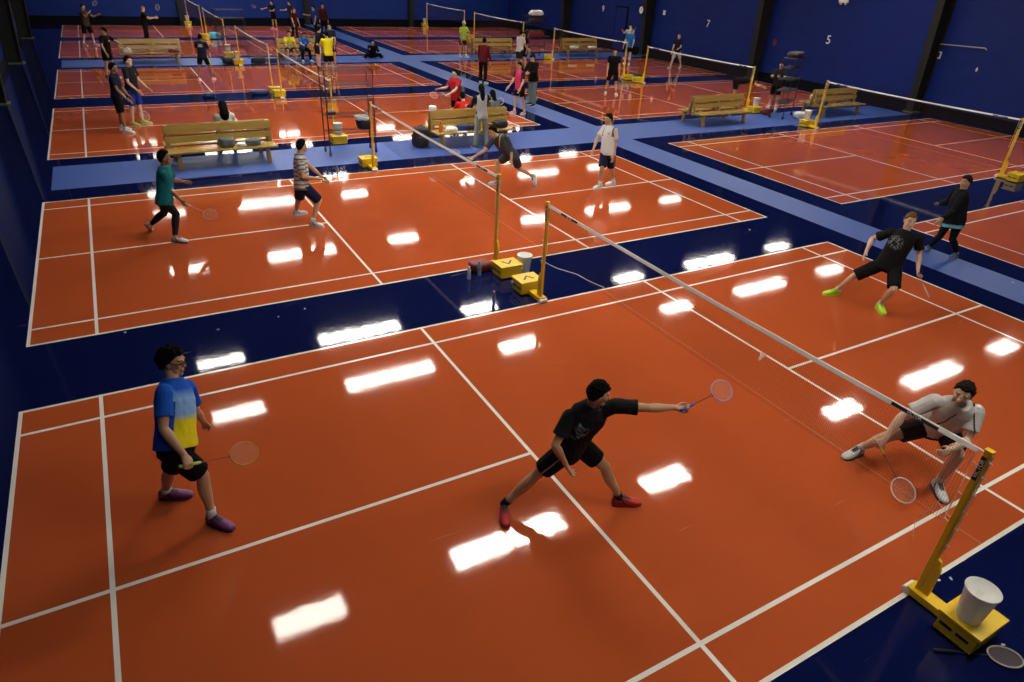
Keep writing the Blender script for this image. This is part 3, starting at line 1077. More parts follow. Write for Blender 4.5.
def wall_clock(x, y, z):
    t = thing('wall_clock', (x, y, z), 0, 'round white clock on the dark column beside the door', 'clock')
    mb = MB()
    n = 28
    rim = [[(dx, r * math.cos(a), r * math.sin(a)) for a in [2 * PI * i / n for i in range(n)]] for dx, r in ((0, 0.21), (-0.05, 0.21), (-0.06, 0.19), (-0.03, 0.185))]
    mb.loft(rim).build('rim', steel_m, t)
    MB().loft([[(dx, 0.186 * math.cos(a), 0.186 * math.sin(a)) for a in [2 * PI * i / n for i in range(n)]] for dx in (-0.02, -0.035)]).build('dial', white_m, t)
    MB().box((-0.042, -0.008, -0.01), (-0.036, 0.008, 0.11)).build('hand', black_m, t)
    MB().box((-0.042, -0.01, -0.008), (-0.036, 0.15, 0.008)).build('hand', black_m, t)
    return t


wall_clock(29.42, 32.2, 2.4)
tag(MB().box((-0.012, -0.10, -0.13), (0, 0.10, 0.13)).build('notice_plate', bagr, loc=(X1 + 0.004, 22.75, 1.72)), 'small dark red notice plate low on the right wall', 'sign')
tag(MB().box((-0.012, -0.1, -0.12), (0, 0.1, 0.12)).build('notice_sheet', papm, loc=(X1 + 0.004, 31.0, 2.37)), 'pale notice sheet on the wall right of the dark column', 'sign')
el = thing('wall_lamp', (X1, 19.5, 3.78), 0, 'small white lamp box high on the right wall at the picture edge', 'lamp')
MB().box((-0.12, -0.22, -0.12), (0, 0.22, 0.12)).build('case', white_m, el, bevel=0.02)
MB().lathe([(0.001, -0.2), (0.05, -0.19), (0.06, -0.13), (0.04, -0.12), (0.001, -0.12)], (-0.06, -0.12, 0), 12).build('lamp_head', white_m, el)
MB().lathe([(0.001, -0.2), (0.05, -0.19), (0.06, -0.13), (0.04, -0.12), (0.001, -0.12)], (-0.06, 0.12, 0), 12).build('lamp_head', white_m, el)
ar = thing('wall_bracket', (X1, 14.7, 2.5), 0, 'white bracket arm on the right wall with a hanging cord', 'wall bracket')
MB().box((-0.06, -0.09, -0.1), (0, 0.09, 0.1)).build('mount', steel_m, ar)
MB().tube([(-0.05, 0.05, 0.05), (-0.12, -0.2, 0.06), (-0.12, -1.7, 0.10), (-0.12, -1.75, 0.05)], 0.022, 8).build('pole', steel_m if 0 else material('grey_pipe', (0.3, 0.3, 0.3, 1), 0.4), ar)
MB().tube([(-0.12, -1.70, 0.09), (-0.12, -1.69, -0.3), (-0.12, -1.66, -0.58)], 0.006, 6).build('cord', steel_m, ar)
MB().ell((-0.12, -1.66, -0.64), (0.035, 0.035, 0.08)).build('handle', white_m, ar)
sq = thing('wall_socket_plate', (X1, 14.72, 2.16), 0, 'small white square frame on the right wall below the bracket arm', 'wall plate')
fb = MB()
fb.box((-0.03, -0.13, -0.13), (0, 0.13, -0.08)).box((-0.03, -0.13, 0.08), (0, 0.13, 0.13)).box((-0.03, -0.13, -0.08), (0, -0.08, 0.08)).box((-0.03, 0.08, -0.08), (0, 0.13, 0.08))
fb.build('frame', white_m, sq)
MB().box((-0.02, -0.08, -0.08), (0, 0.08, 0.08)).build('panel', black_m, sq)

# ------------------------------------------------------------------ people
skin_m = attr_material('skin', 0.5, 0.08, 160, 0.08, sub=0.08)
cloth_m = attr_material('sport_fabric', 0.85, 0.25, 90, 0.10, spec=0.12)
hair_m = attr_material('hair', 0.85, 0.8, 120, 0.4, spec=0.08)
shoe_m = attr_material('shoe_fabric', 0.45, 0.2, 110, 0.12)
lens_m = material('glasses_frame', (0.004, 0.004, 0.004, 1), 0.6, spec=0.1)

V3 = lambda p: np.array(p, float)


def unit(v):
    v = np.array(v, float)
    return v / (np.linalg.norm(v) + 1e-12)


def remeshed(mb, voxel, smooth=4, org=(0, 0, 0)):
    """fuse overlapping closed solids into one continuous surface"""
    me = mb.mesh('tmp')
    bm = bmesh.new()
    bm.from_mesh(me)
    bmesh.ops.recalc_face_normals(bm, faces=bm.faces)
    bm.to_mesh(me)
    bm.free()
    o = bpy.data.objects.new('tmp', me)
    COL.objects.link(o)
    r = o.modifiers.new('r', 'REMESH')
    r.mode = 'VOXEL'
    r.voxel_size = voxel
    r.adaptivity = 0
    if smooth:
        s = o.modifiers.new('s', 'SMOOTH')
        s.iterations = smooth
        s.factor = 0.5
    dg = bpy.context.evaluated_depsgraph_get()
    out = bpy.data.meshes.new_from_object(o.evaluated_get(dg))
    bpy.data.objects.remove(o)
    bpy.data.meshes.remove(me)
    n = len(out.vertices)
    co = np.empty(n * 3)
    out.vertices.foreach_get('co', co)
    return out, co.reshape(-1, 3)


def paint(me, cols):
    a = me.color_attributes.new('pattern', 'FLOAT_COLOR', 'POINT')
    c = np.ones((len(me.vertices), 4), np.float32)
    c[:, :3] = cols
    a.data.foreach_set('color', c.ravel())


def put(name, me, mat, parent, org, co=None):
    if co is not None:
        me.vertices.foreach_set('co', (co - org).ravel())
    me.materials.clear()
    me.materials.append(mat)
    me.polygons.foreach_set('use_smooth', [True] * len(me.polygons))
    me.update()
    o = bpy.data.objects.new(name, me)
    COL.objects.link(o)
    o.parent = parent
    return o


def ring(c, X, Y, a, b, n=16, p=1.0):
    out = []
    for i in range(n):
        t = 2 * PI * i / n
        cx, cy = math.cos(t), math.sin(t)
        out.append(c + X * a * math.copysign(abs(cx) ** p, cx) + Y * b * math.copysign(abs(cy) ** p, cy))
    return out


SKINC = dict(tan=(0.50, 0.29, 0.165), fair=(0.62, 0.40, 0.28), brown=(0.22, 0.105, 0.05), dark=(0.10, 0.05, 0.028))
BLK = (0.004, 0.004, 0.0045)


def person(label, J, sp, group=None):
    """J: joint positions in the hall; sp: clothing, skin, hair"""
    J = {k: V3(v) for k, v in J.items()}
    fine = sp.get('fine', 0)            # 2 foreground, 1 middle, 0 far
    vox = {2: 0.0062, 1: 0.010, 0: 0.016}[fine]
    org = (J['aL'] + J['aR']) / 2
    org[2] = 0
    root = thing('person', tuple(org), 0, label, 'person', group)
    s = sp.get('H', 1.74) / 1.74
    slim = sp.get('slim', 1.0)
    up = unit(J['neck'] - J['pel'])
    LH = unit(J['hL'] - J['hR'])
    LS = unit(J['sL'] - J['sR'])
    TL = np.linalg.norm(J['neck'] - J['pel'])

    def frame(t):
        k = min(max((t - 0.1) / 0.75, 0), 1)
        X = LH * (1 - k) + LS * k
        X = unit(X - up * (X @ up))
        return X, np.cross(X, up)

    def torso(rows, infl=0.0, tw=1.0):
        rings = []
        for t, a, b in rows:
            X, F = frame(t)
            c = J['pel'] + up * TL * t + F * 0.012 * math.sin(max(0, min(1, t)) * PI) * s
            rings.append(ring(c, X, F, (a * slim + infl) * s, (b * slim + infl) * s, 20, 0.85))
        return rings

    # ---------- limbs
    def limb(mb, A, B, C, prof1, prof2, infl=0.0, stop=None, bulge=None, start=0.0):
        """A-B-C chain with (fraction, radius) profiles; stop=(segment, fraction)"""
        pts, rad = [], []
        for t, r in prof1:
            if t < start:
                continue
            if stop and stop[0] == 1 and t > stop[1]:
                break
            pts.append(A + (B - A) * t)
            rad.append((r * slim + infl) * s)
        if stop and stop[0] == 1:
            r = np.interp(stop[1], [q[0] for q in prof1], [q[1] for q in prof1])
            pts.append(A + (B - A) * stop[1])
            rad.append((r * slim + infl) * s)
        else:
            for t, r in prof2:
                if stop and t > stop[1]:
                    break
                q = B + (C - B) * t
                if bulge is not None:
                    q = q + bulge * 0.012 * s * math.sin(min(1, t * 1.6) * PI) if t < 0.62 else q
                pts.append(q)
                rad.append((r * slim + infl) * s)
            if stop:
                r = np.interp(stop[1], [q[0] for q in prof2], [q[1] for q in prof2])
                pts.append(B + (C - B) * stop[1])
                rad.append((r * slim + infl) * s)
        mb.tube(pts, rad, 12)
        return pts, rad

    UA = [(0, .052), (.2, .052), (.5, .047), (.8, .040), (.97, .037)]
    FA = [(.06, .038), (.25, .043), (.5, .037), (.8, .028), (1.0, .026)]
    TH = [(0, .088), (.2, .088), (.5, .076), (.8, .060), (.97, .054)]
    SH = [(.05, .053), (.25, .056), (.42, .054), (.65, .042), (.85, .035), (1.0, .036)]

    head_c = J['head'] + (J['neck'] - J['head']) * 0.15
    look = unit(sp['look']) if 'look' in sp else unit(np.cross(frame(0.9)[0], up) * [1, 1, 0.3])
    hu = unit(up * 0.5 + np.array([0, 0, 1.0]) * 0.8)
    hu = unit(hu - look * (hu @ look))
    hl = np.cross(hu, look)
    HM = np.stack([look, hl, hu], 1)
    hs = s * sp.get('head', 1.0)

    def hp(x, y, z):
        return head_c + HM @ (np.array([x, y, z]) * hs)

    def head_shape(nx, ny, nz, g=0.0):
        """unit direction -> head surface point in head axes"""
        x, y, z = nx * (0.095 + g), ny * (0.073 + g), nz * (0.118 + g)
        if nz < 0:
            y *= 1 - 0.30 * min(1, -nz) ** 1.3
            if nx < 0:
                x *= 1 - 0.28 * min(1, -nz * 1.4)
        if nx > 0.75:
            x *= 1 - 0.06 * (nx - 0.75) / 0.25
        if nx < -0.2 and nz > -0.3:
            y *= 1.04
        return x, y, z

    def head_rings(g=0.0, fn=None, nu=26, nv=20):
        rings = []
        for k in range(nv):
            t = -PI / 2 + PI * (k + 0.5) / nv
            rr = []
            for i in range(nu):
                a = 2 * PI * i / nu
                nx, ny, nz = math.cos(t) * math.cos(a), math.cos(t) * math.sin(a), math.sin(t)
                gg = g if fn is None else fn(nx, ny, nz)
                rr.append(hp(*head_shape(nx, ny, nz, gg)))
            rings.append(rr)
        return rings

    # ================= body
    mb = MB()
    mb.loft(torso([(-.17, .085, .075), (-.08, .150, .10), (.06, .163, .108), (.28, .140, .098), (.5, .150, .105), (.72, .165, .110),
                   (.88, .150, .092), (.97, .105, .070), (1.05, .058, .056)]))
    for sd in 'LR':
        sh = J['s' + sd]
        inner = J['pel'] + up * TL * 0.86 + (sh - J['neck']) * 0.45
        mb.tube([inner, inner * 0.4 + sh * 0.6, sh], [.060 * s, .060 * s, .056 * s], 12)
        mb.ell(sh, [.056 * s] * 3)
        limb(mb, sh, J['e' + sd], J['w' + sd], UA, FA)
        mb.ell(J['e' + sd], [.038 * s] * 3, nu=10, nv=7)
        kn, an, hpj = J['k' + sd], J['a' + sd], J['h' + sd]
        back = unit((hpj + an) / 2 - kn + np.cross(up, LH) * -0.0) if np.linalg.norm((hpj + an) / 2 - kn) > 0.02 else -np.cross(LH, up)
        limb(mb, hpj, kn, an, TH, SH, bulge=back)
        mb.ell(kn, [.055 * s] * 3, nu=12, nv=8)
        mb.ell(hpj, [.088 * s] * 3, nu=12, nv=8)
        # foot core inside the shoe
        mb.tube([an, an * 0.8 + J['t' + sd] * 0.2 + [0, 0, -0.03], an * 0.4 + J['t' + sd] * 0.6 + [0, 0, -0.022]], [.036 * s, .022 * s, .014 * s], 8)
    # neck + head
    nb = J['neck'] + up * 0.005
    hb = hp(-0.018, 0, -0.055)
    mb.tube([nb - up * 0.04, nb, nb * 0.5 + hb * 0.5, hb, hb + hu * 0.03], [.062 * s, .057 * s, .053 * s, .052 * s, .05 * s], 12)
    mb.loft(head_rings())
    mb.ell(hp(.068, 0, -.098), np.array([.022, .026, .020]) * hs, HM)
    for sd in (-1, 1):
        mb.ell(hp(-.006, sd * .074, -.012), np.array([.019, .010, .031]) * hs, HM, 10, 7)
    if fine:
        mb.ell(hp(.090, 0, .000), np.array([.012, .011, .030]) * hs, HM, 10, 7)
        mb.ell(hp(.102, 0, -.024), np.array([.015, .013, .013]) * hs, HM, 10, 7)
        for sd in (-1, 1):
            mb.ell(hp(.093, sd * .011, -.028), np.array([.011, .009, .009]) * hs, HM, 8, 6)
            mb.ell(hp(.080, sd * .030, .030), np.array([.012, .024, .008]) * hs, HM, 10, 6)
            mb.ell(hp(.066, sd * .040, -.022), np.array([.020, .022, .020]) * hs, HM, 10, 7)
            mb.ell(hp(.048, sd * .044, -.066), np.array([.026, .018, .026]) * hs, HM, 10, 7)
        mb.ell(hp(.089, 0, -.058), np.array([.009, .024, .007]) * hs, HM, 10, 6)
        mb.ell(hp(.087, 0, -.070), np.array([.009, .020, .007]) * hs, HM, 10, 6)
    # hands
    fwd_chest = frame(0.8)[1]
    for sd in 'LR':
        W, E = J['w' + sd], J['e' + sd]
        D = unit(W - E)
        sgn = 1 if sd == 'L' else -1
        rk = sp.get('rk' + sd)
        med = -sgn * LS
        N = med * 0.9 + np.array([0, 0, -0.25]) + fwd_chest * 0.1
        if 'palm' + sd in sp:
            N = V3(sp['palm' + sd])
        if rk is not None:
            R_ = unit(rk)
            D = unit(D - R_ * (D @ R_) * 0.55)
            T = unit(R_ - D * (R_ @ D))
            N = np.cross(T, D) if sd == 'L' else np.cross(D, T)
            N = np.cross(D, T) * (1 if sd == 'L' else -1)
        N = unit(N - D * (N @ D))
        T = np.cross(D, N) if sd == 'R' else np.cross(N, D)
        if rk is not None:
            T = unit(T)
        hk = s * (1.0 if fine == 2 else 1.05)
        P = lambda d, t, n: W + (D * d + T * t + N * n) * hk
        mb.loft([ring(P(d, 0, 0), T, N, a * hk, b * hk, 12, 0.8) for d, a, b in ((-.01, .026, .022), (.02, .031, .019), (.055, .039, .016), (.088, .040, .014), (.096, .036, .010))])
        if fine:
            curl = sp.get('curl' + sd, 0.32) if rk is None else 1.25
            for i, (tt, ln) in enumerate(((.030, .92), (.010, 1.0), (-.010, .94), (-.029, .75))):
                a = 0.12 * curl / 0.3 if rk is None else 0.75
                q = P(.085, tt, 0.0)
                pts, rad = [W * 0.35 + q * 0.65, q], [.0095 * hk, .0098 * hk]
                for seg, r in ((.046, .0090), (.029, .0082), (.022, .0068)):
                    d = D * math.cos(a) + N * math.sin(a) + T * (tt * (1.6 if rk is None else 0))
                    q = q + unit(d) * seg * ln * hk
                    pts.append(q)
                    rad.append(r * hk)
                    a += (curl * (0.85 + 0.12 * i))
                mb.tube(pts, rad, 8)
                mb.ell(pts[-1], [rad[-1]] * 3, nu=8, nv=6)
            th = [P(.018, .020, .004), P(.045, .044, .014 if rk is None else .02), P(.070, .054, .022 if rk is None else .034), P(.092, .056 if rk is None else .044, .028 if rk is None else .044)]
            mb.tube(th, [.014 * hk, .0125 * hk, .010 * hk, .0075 * hk], 8)
            mb.ell(th[-1], [.0075 * hk] * 3, nu=8, nv=6)
        else:
            a = P(.09, 0, 0)
            mb.tube([a, P(.135, -.004, .012), P(.165, -.004, .03)], [.030 * hk, .024 * hk, .014 * hk], 8)
            mb.tube([P(.02, .022, .004), P(.06, .046, .012), P(.09, .052, .02)], [.016 * hk, .014 * hk, .010 * hk], 7)
        sp['_grip' + sd] = P(.085, 0, .030)
    me, co = remeshed(mb, vox, 3 if fine else 2)
    # skin colours by place
    sk = V3(SKINC[sp.get('skin', 'tan')])
    cols = np.tile(sk, (len(co), 1))
    hair_c = V3(sp.get('hairc', (0.0045, 0.004, 0.0035)))
    if fine:
        q = (co - head_c) @ HM / hs
        ay = np.abs(q[:, 1])
        front = q[:, 0] > 0.05
        ex = ((ay - .032) / .0155) ** 2 + ((q[:, 2] - .006) / .0075) ** 2
        cols[front & (ex < 1.2)] = sk * 0.75
        cols[front & (ex < 0.8)] = (0.62, 0.58, 0.54)
        cols[front & (((ay - .032) ** 2 + (q[:, 2] - .006) ** 2) < .0068 ** 2)] = (0.015, 0.01, 0.008)
        brow = front & (np.abs(q[:, 2] - .030 + (ay - .03) * 0.05) < .0055) & (ay > .014) & (ay < .052)
        cols[brow] = hair_c * 0.8 + sk * 0.12
        lip = (q[:, 0] > .07) & (ay < .022) & (np.abs(q[:, 2] + .064) < .009)
        cols[lip] = sk * V3((0.88, 0.66, 0.64))
        if sp.get('stubble'):
            st = (q[:, 2] < -.045) & (q[:, 0] > .0) & (q[:, 2] > -.14) & ~lip
            cols[st] = cols[st] * 0.86
    if sp.get('long_skin') is not None:      # sleeves or tights worn skin tight
        pass
    paint(me, cols)
    put('body', me, skin_m, root, org, co)

    # ================= hair
    style = sp.get('hair', 'short')
    if style != 'none':
        thick = sp.get('hthick', 0.016)

        def hfn(nx, ny, nz):
            if nx > 0.55:
                line = 0.42 if style != 'fringe' else 0.28
            elif nx > -0.15:
                line = 0.42 - (0.55 - nx) * 0.90
            else:
                line = max(-0.62, -0.21 - (-0.15 - nx) * 0.75)
            if style in ('long', 'pony') and nx < 0.0:
                line -= 0.25
            k = (nz - line) / (0.30 if nx > 0.45 else 0.12)
            k = min(1, max(0, k))
            k = k * k * (3 - 2 * k)
            nse = (mnoise.noise(Vector((nx * 7, ny * 7, nz * 7 + len(label)))) * 0.007 + mnoise.noise(Vector((nx * 17, ny * 17, nz * 11))) * 0.006) * (sp.get('rough', 1.5) if fine else 0.3)
            return (thick * (0.75 + 0.45 * max(0, nz) + sp.get('hback', 0.0) * max(0, -nx)) + nse) * k - 0.022 * (1 - k)
        hb_ = MB()
        hb_.loft(head_rings(0, hfn, 48, 36))
        if style == 'spiky':
            for i in range(46):
                a = i * 2.399
                nz = 0.55 + 0.42 * ((i * 0.618) % 1)
                r_ = math.sqrt(1 - nz * nz)
                nx, ny = r_ * math.cos(a), r_ * math.sin(a)
                b0 = hp(*head_shape(nx, ny, nz, 0.004))
                b1 = hp(*head_shape(nx, ny, nz, thick + 0.012))
                hb_.tube([b0, (b0 + b1) / 2, b1 - look * 0.002], [.012 * hs, .009 * hs, .004 * hs], 6)
        if style == 'bushy':
            for i in range(90):
                a = i * 2.399
                nz = -0.15 + 1.12 * ((i * 0.618) % 1)
                r_ = math.sqrt(max(0, 1 - nz * nz))
                nx, ny = r_ * math.cos(a), r_ * math.sin(a)
                if nx > 0.35 and nz < 0.62 or (nx > -0.1 and nz < 0.25):
                    continue
                hb_.ell(hp(*head_shape(nx, ny, nz, thick)), np.array([.017, .017, .017]) * hs, None, 7, 5)
        if style == 'long':
            hb_.tube([hp(-.04, 0, .03), hp(-.085, 0, -.04), hp(-.095, 0, -.14), hp(-.085, 0, -.25), hp(-.075, 0, -.33)], [r_ * hs * sp.get('hwide', 1.0) for r_ in (.06, .062, .07, .06, .03)], 12)
        if style == 'pony':
            hb_.tube([hp(-.09, 0, .03), hp(-.125, 0, .01), hp(-.135, 0, -.07), hp(-.12, 0, -.17)], [.018 * hs, .026 * hs, .026 * hs, .010 * hs], 10)
        mh, ch = remeshed(hb_, max(0.005, vox * 0.8), 1)
        paint(mh, np.tile(hair_c, (len(ch), 1)))
        put('hair', mh, hair_m, root, org, ch)
    if sp.get('cap'):
        cb = MB()
        cb.loft(head_rings(0, lambda nx, ny, nz: 0.024 if nz > 0.22 else -0.03, 28, 22))
        cb.loft([ring(hp(.085 + d, 0, .042 - d * .25), hl, hu, a * hs, .006 * hs, 12) for d, a in ((-.03, .07), (.03, .068), (.065, .045))])
        mc, cc = remeshed(cb, max(vox * 0.7, 0.006), 1)
        paint(mc, np.tile(V3(sp['cap']), (len(cc), 1)))
        put('cap', mc, cloth_m, root, org, cc)

    # ================= top
    topc = V3(sp.get('top', (0.02, 0.02, 0.02)))
    tb = MB()
    loose = sp.get('loose', 0.014)
    rows = [(-.16, .178, .134), (.02, .180, .133), (.25, .162, .122), (.5, .162, .122), (.72, .172, .122), (.88, .158, .104), (.97, .122, .084), (1.02, .088, .076), (1.065, .068, .066)]
    if sp.get('tuck'):
        rows = rows[1:]
    hem = sp.get('hem', -.16)
    rows[0] = (hem,) + tuple(rows[0][1:])
    tb.loft(torso(rows, loose * 0.6))
    sleeve = sp.get('sleeve', 'short')
    for sd in 'LR':
        sh = J['s' + sd]
        inner = J['pel'] + up * TL * 0.84 + (sh - J['neck']) * 0.4
        tb.tube([inner, inner * 0.4 + sh * 0.6, sh], [.070 * s, .070 * s, .067 * s], 12)
        tb.ell(sh, [.067 * s] * 3)
        if sleeve == 'short':
            sl = [(0, .054), (.3, .052), (.5, .053), (.66, .057)]
            limb(tb, sh, J['e' + sd], J['w' + sd], sl, FA, infl=loose * 0.9, stop=(1, 0.68))
        elif sleeve == 'long':
            limb(tb, sh, J['e' + sd], J['w' + sd], UA, FA, infl=loose, stop=(2, 0.97))
            tb.ell(J['e' + sd], [(.038 + loose) * s] * 3, nu=10, nv=7)
    mt, ct = remeshed(tb, vox * 1.1, 3)
    if fine:
        amp = 0.006 if fine == 2 else 0.004
        nrm = np.empty(len(ct) * 3)
        mt.vertices.foreach_get('normal', nrm)
        nrm = nrm.reshape(-1, 3)
        dsp = np.array([mnoise.noise(Vector(p * [9, 9, 5])) + 0.6 * mnoise.noise(Vector(p * [22, 22, 9]) + Vector((3, 1, 7))) for p in ct])
        ct = ct + nrm * (dsp * amp)[:, None]
    # torso coordinates for the printed pattern
    rel = ct - J['pel']
    tt = rel @ up / TL
    kk = np.clip((tt - 0.1) / 0.75, 0, 1)[:, None]
    XX = LH * (1 - kk) + LS * kk
    lat = np.sum(rel * XX, 1)
    FF = np.cross(LS * 0.6 + LH * 0.4, up)
    fr = rel @ FF
    arm = np.zeros(len(ct))
    for sd in 'LR':
        a, b = J['s' + sd], J['e' + sd]
        ax = b - a
        u_ = np.clip(((ct - a) @ ax) / (ax @ ax), 0, 1)
        dd = np.linalg.norm(ct - a - u_[:, None] * ax, axis=1)
        arm = np.where((dd < .085 * s) & (u_ > 0.05), u_, arm)
    cols = np.tile(topc, (len(ct), 1))
    if sp.get('pattern'):
        cols = sp['pattern'](tt, lat, fr, arm, cols, ct)
    paint(mt, cols)
    put(sp.get('topname', 'shirt'), mt, cloth_m, root, org, ct)

    # ================= bottoms
    kind = sp.get('bottom', 'shorts')
    botc = V3(sp.get('botc', BLK))
    bb = MB()
    bb.loft(torso([(-.24, .10, .085), (-.14, .160, .112), (-.02, .166, .114), (.06, .160, .110)], 0.004))
    for sd in 'LR':
        hj, kj, aj = J['h' + sd], J['k' + sd], J['a' + sd]
        bb.ell(hj, [.099 * s] * 3, nu=12, nv=8)
        if kind in ('shorts', 'long_shorts', 'skirt'):
            f = sp.get('slen') or {'shorts': 0.74, 'long_shorts': 0.93, 'skirt': 0.60}[kind]
            limb(bb, hj, kj, aj, [(0, .098), (.3, .098), (.6, .094), (f, .090)], SH, infl=0.008, stop=(1, f))
        elif kind == 'tights':
            bk_ = unit((hj + aj) / 2 - kj)
            limb(bb, hj, kj, aj, TH, SH, infl=0.010, stop=(2, 0.92), bulge=bk_)
            bb.ell(kj, [.064 * s] * 3, nu=12, nv=8)
        else:
            limb(bb, hj, kj, aj, [(0, .092), (.5, .084), (.97, .070)], [(.05, .068), (.5, .066), (1.0, .062)], infl=0.008, stop=(2, 0.97))
            bb.ell(kj, [.076 * s] * 3, nu=12, nv=8)
    mbm, cbm = remeshed(bb, vox * 1.1, 3)
    cols = np.tile(botc, (len(cbm), 1))
    if sp.get('bpattern'):
        cols = sp['bpattern'](cbm, J, cols)
    paint(mbm, cols)
    put({'pants': 'trousers', 'tights': 'leggings', 'skirt': 'skirt'}.get(kind, 'shorts'), mbm, cloth_m, root, org, cbm)

    # ================= shoes and socks
    shc = V3(sp.get('shoe', (0.6, 0.6, 0.6)))
    shc2 = V3(sp.get('shoe2', shc * 0.6))
    solec = V3(sp.get('sole', (0.7, 0.7, 0.7)))
    for sd in 'LR':
        a, t = J['a' + sd], J['t' + sd]
        v = unit(t - a)
        shank = unit(J['k' + sd] - a)
        n = unit(shank - v * (shank @ v))
        dr = unit(v * math.cos(0.25) + n * math.sin(0.25))
        upf = unit(n - dr * (n @ dr))
        if a[2] < 0.13:          # sole flat on the floor
            dr = unit([dr[0], dr[1], 0])
            upf = np.array([0, 0, 1.0])
        sdv = np.cross(upf, dr)
        base = a - upf * (a[2] - 0.002 if a[2] < 0.13 else 0.083 * s)
        heel = base - dr * 0.066 * s
        Ls = 0.295 * s
        rings, srings = [], []
        for u, wd, ht in ((0, .022, .060), (.04, .032, .088), (.14, .040, .104), (.30, .044, .106), (.42, .045, .094), (.58, .049, .074), (.78, .049, .056), (.92, .038, .044), (1.0, .018, .030)):
            c = heel + dr * Ls * u
            rr = []
            for i in range(14):
                th = 2 * PI * i / 14
                cx, cz = math.cos(th), math.sin(th)
                wx = wd * math.copysign(abs(cx) ** 0.8, cx)
                z = ht * 0.5 + ht * 0.5 * math.copysign(abs(cz) ** 0.8, cz)
                if cz > 0.2 and u < 0.85:
                    wx *= 1 - 0.22 * cz
                rr.append(c + sdv * wx * s + upf * (z + 0.008) * s)
            rings.append(rr)
            srings.append([c + sdv * (wd + .004) * s * x + upf * z * s for x, z in ((-1, 0), (-1, .022), (1, .022), (1, 0))])
        mb2 = MB().loft(rings)
        me2 = mb2.mesh('shoe')
        bm = bmesh.new()
        bm.from_mesh(me2)
        bmesh.ops.recalc_face_normals(bm, faces=bm.faces)
        if fine:
            bmesh.ops.subdivide_edges(bm, edges=bm.edges, cuts=2, use_grid_fill=True, smooth=0.6)
        bm.to_mesh(me2)
        bm.free()
        c2 = np.empty(len(me2.vertices) * 3)
        me2.vertices.foreach_get('co', c2)
        c2 = c2.reshape(-1, 3)
        uu = (c2 - heel) @ dr / Ls
        zz = (c2 - heel) @ upf / s
        side = np.abs((c2 - heel) @ sdv) / s
        cols = np.tile(shc, (len(c2), 1))
        cols[(uu > .30) & (uu < .62) & (zz > .05) & (side < .022)] = shc2
        cols[(np.abs(uu - .42 + (zz - .03) * 2.2) < .045) & (side > .018)] = shc2
        cols[(uu < .1)] = shc * 0.5 + shc2 * 0.5
        paint(me2, cols)
        so = put('shoe', me2, shoe_m, root, org, c2)
        sb = MB().loft(srings).mesh('sole')
        bm = bmesh.new()
        bm.from_mesh(sb)
        bmesh.ops.recalc_face_normals(bm, faces=bm.faces)
        bm.to_mesh(sb)
        bm.free()
        c3 = np.empty(len(sb.vertices) * 3)
        sb.vertices.foreach_get('co', c3)
        c3 = c3.reshape(-1, 3)
        paint(sb, np.tile(solec, (len(c3), 1)))
        sb_o = put('sole', sb, shoe_m, so, org, c3)
        sb.polygons.foreach_set('use_smooth', [False] * len(sb.polygons))
        if fine == 2:
            lc = MB()
            for u, ht in ((.34, .112), (.41, .104), (.48, .094), (.55, .084)):
                q = heel + dr * Ls * u - org
                lc.tube([q - sdv * .026 * s + upf * (ht - .016) * s, q - sdv * .012 * s + upf * (ht + .001) * s, q + sdv * .012 * s + upf * (ht + .001) * s, q + sdv * .026 * s + upf * (ht - .016) * s], .0032 * s, 5)
            lc.build('laces', material('lace_' + '_'.join('%02d' % int(v_ * 99) for v_ in sp.get('lace', (.02, .02, .02))), tuple(sp.get('lace', (.02, .02, .02))) + (1,), 0.8), so)
        if sp.get('sock') is not None:
            kb = MB()
            hsk = sp.get('sockh', 0.20)
            axv = J['k' + sd] - a
            kb.tube([a - upf * 0.03, a, a + axv * hsk * 0.5, a + axv * hsk], [.040 * s, .042 * s, .0425 * s, .045 * s], 14)
            mk = kb.mesh('sock')
            bm = bmesh.new()
            bm.from_mesh(mk)
            bmesh.ops.recalc_face_normals(bm, faces=bm.faces)
            bm.to_mesh(mk)
            bm.free()
            ck = np.empty(len(mk.vertices) * 3)
            mk.vertices.foreach_get('co', ck)
            ck = ck.reshape(-1, 3)
            paint(mk, np.tile(V3(sp['sock']), (len(ck), 1)))
            put('sock', mk, cloth_m, root, org, ck)
    if sp.get('glasses'):
        g = MB()
        for sd in (-1, 1):
            g.tube([hp(.101, sd * .034 + .024 * math.cos(a), .006 + .017 * math.sin(a)) - org for a in [2 * PI * i / 18 for i in range(18)]], 0.0040, 6, closed=True)
            g.tube([hp(.099, sd * .058, .010) - org, hp(.05, sd * .078, .012) - org, hp(-.012, sd * .082, .010) - org], 0.0040, 6)
        g.tube([hp(.103, -.010, .010) - org, hp(.106, 0, .013) - org, hp(.103, .010, .010) - org], 0.0026, 6)
        g.build('glasses', lens_m, root)
    return root


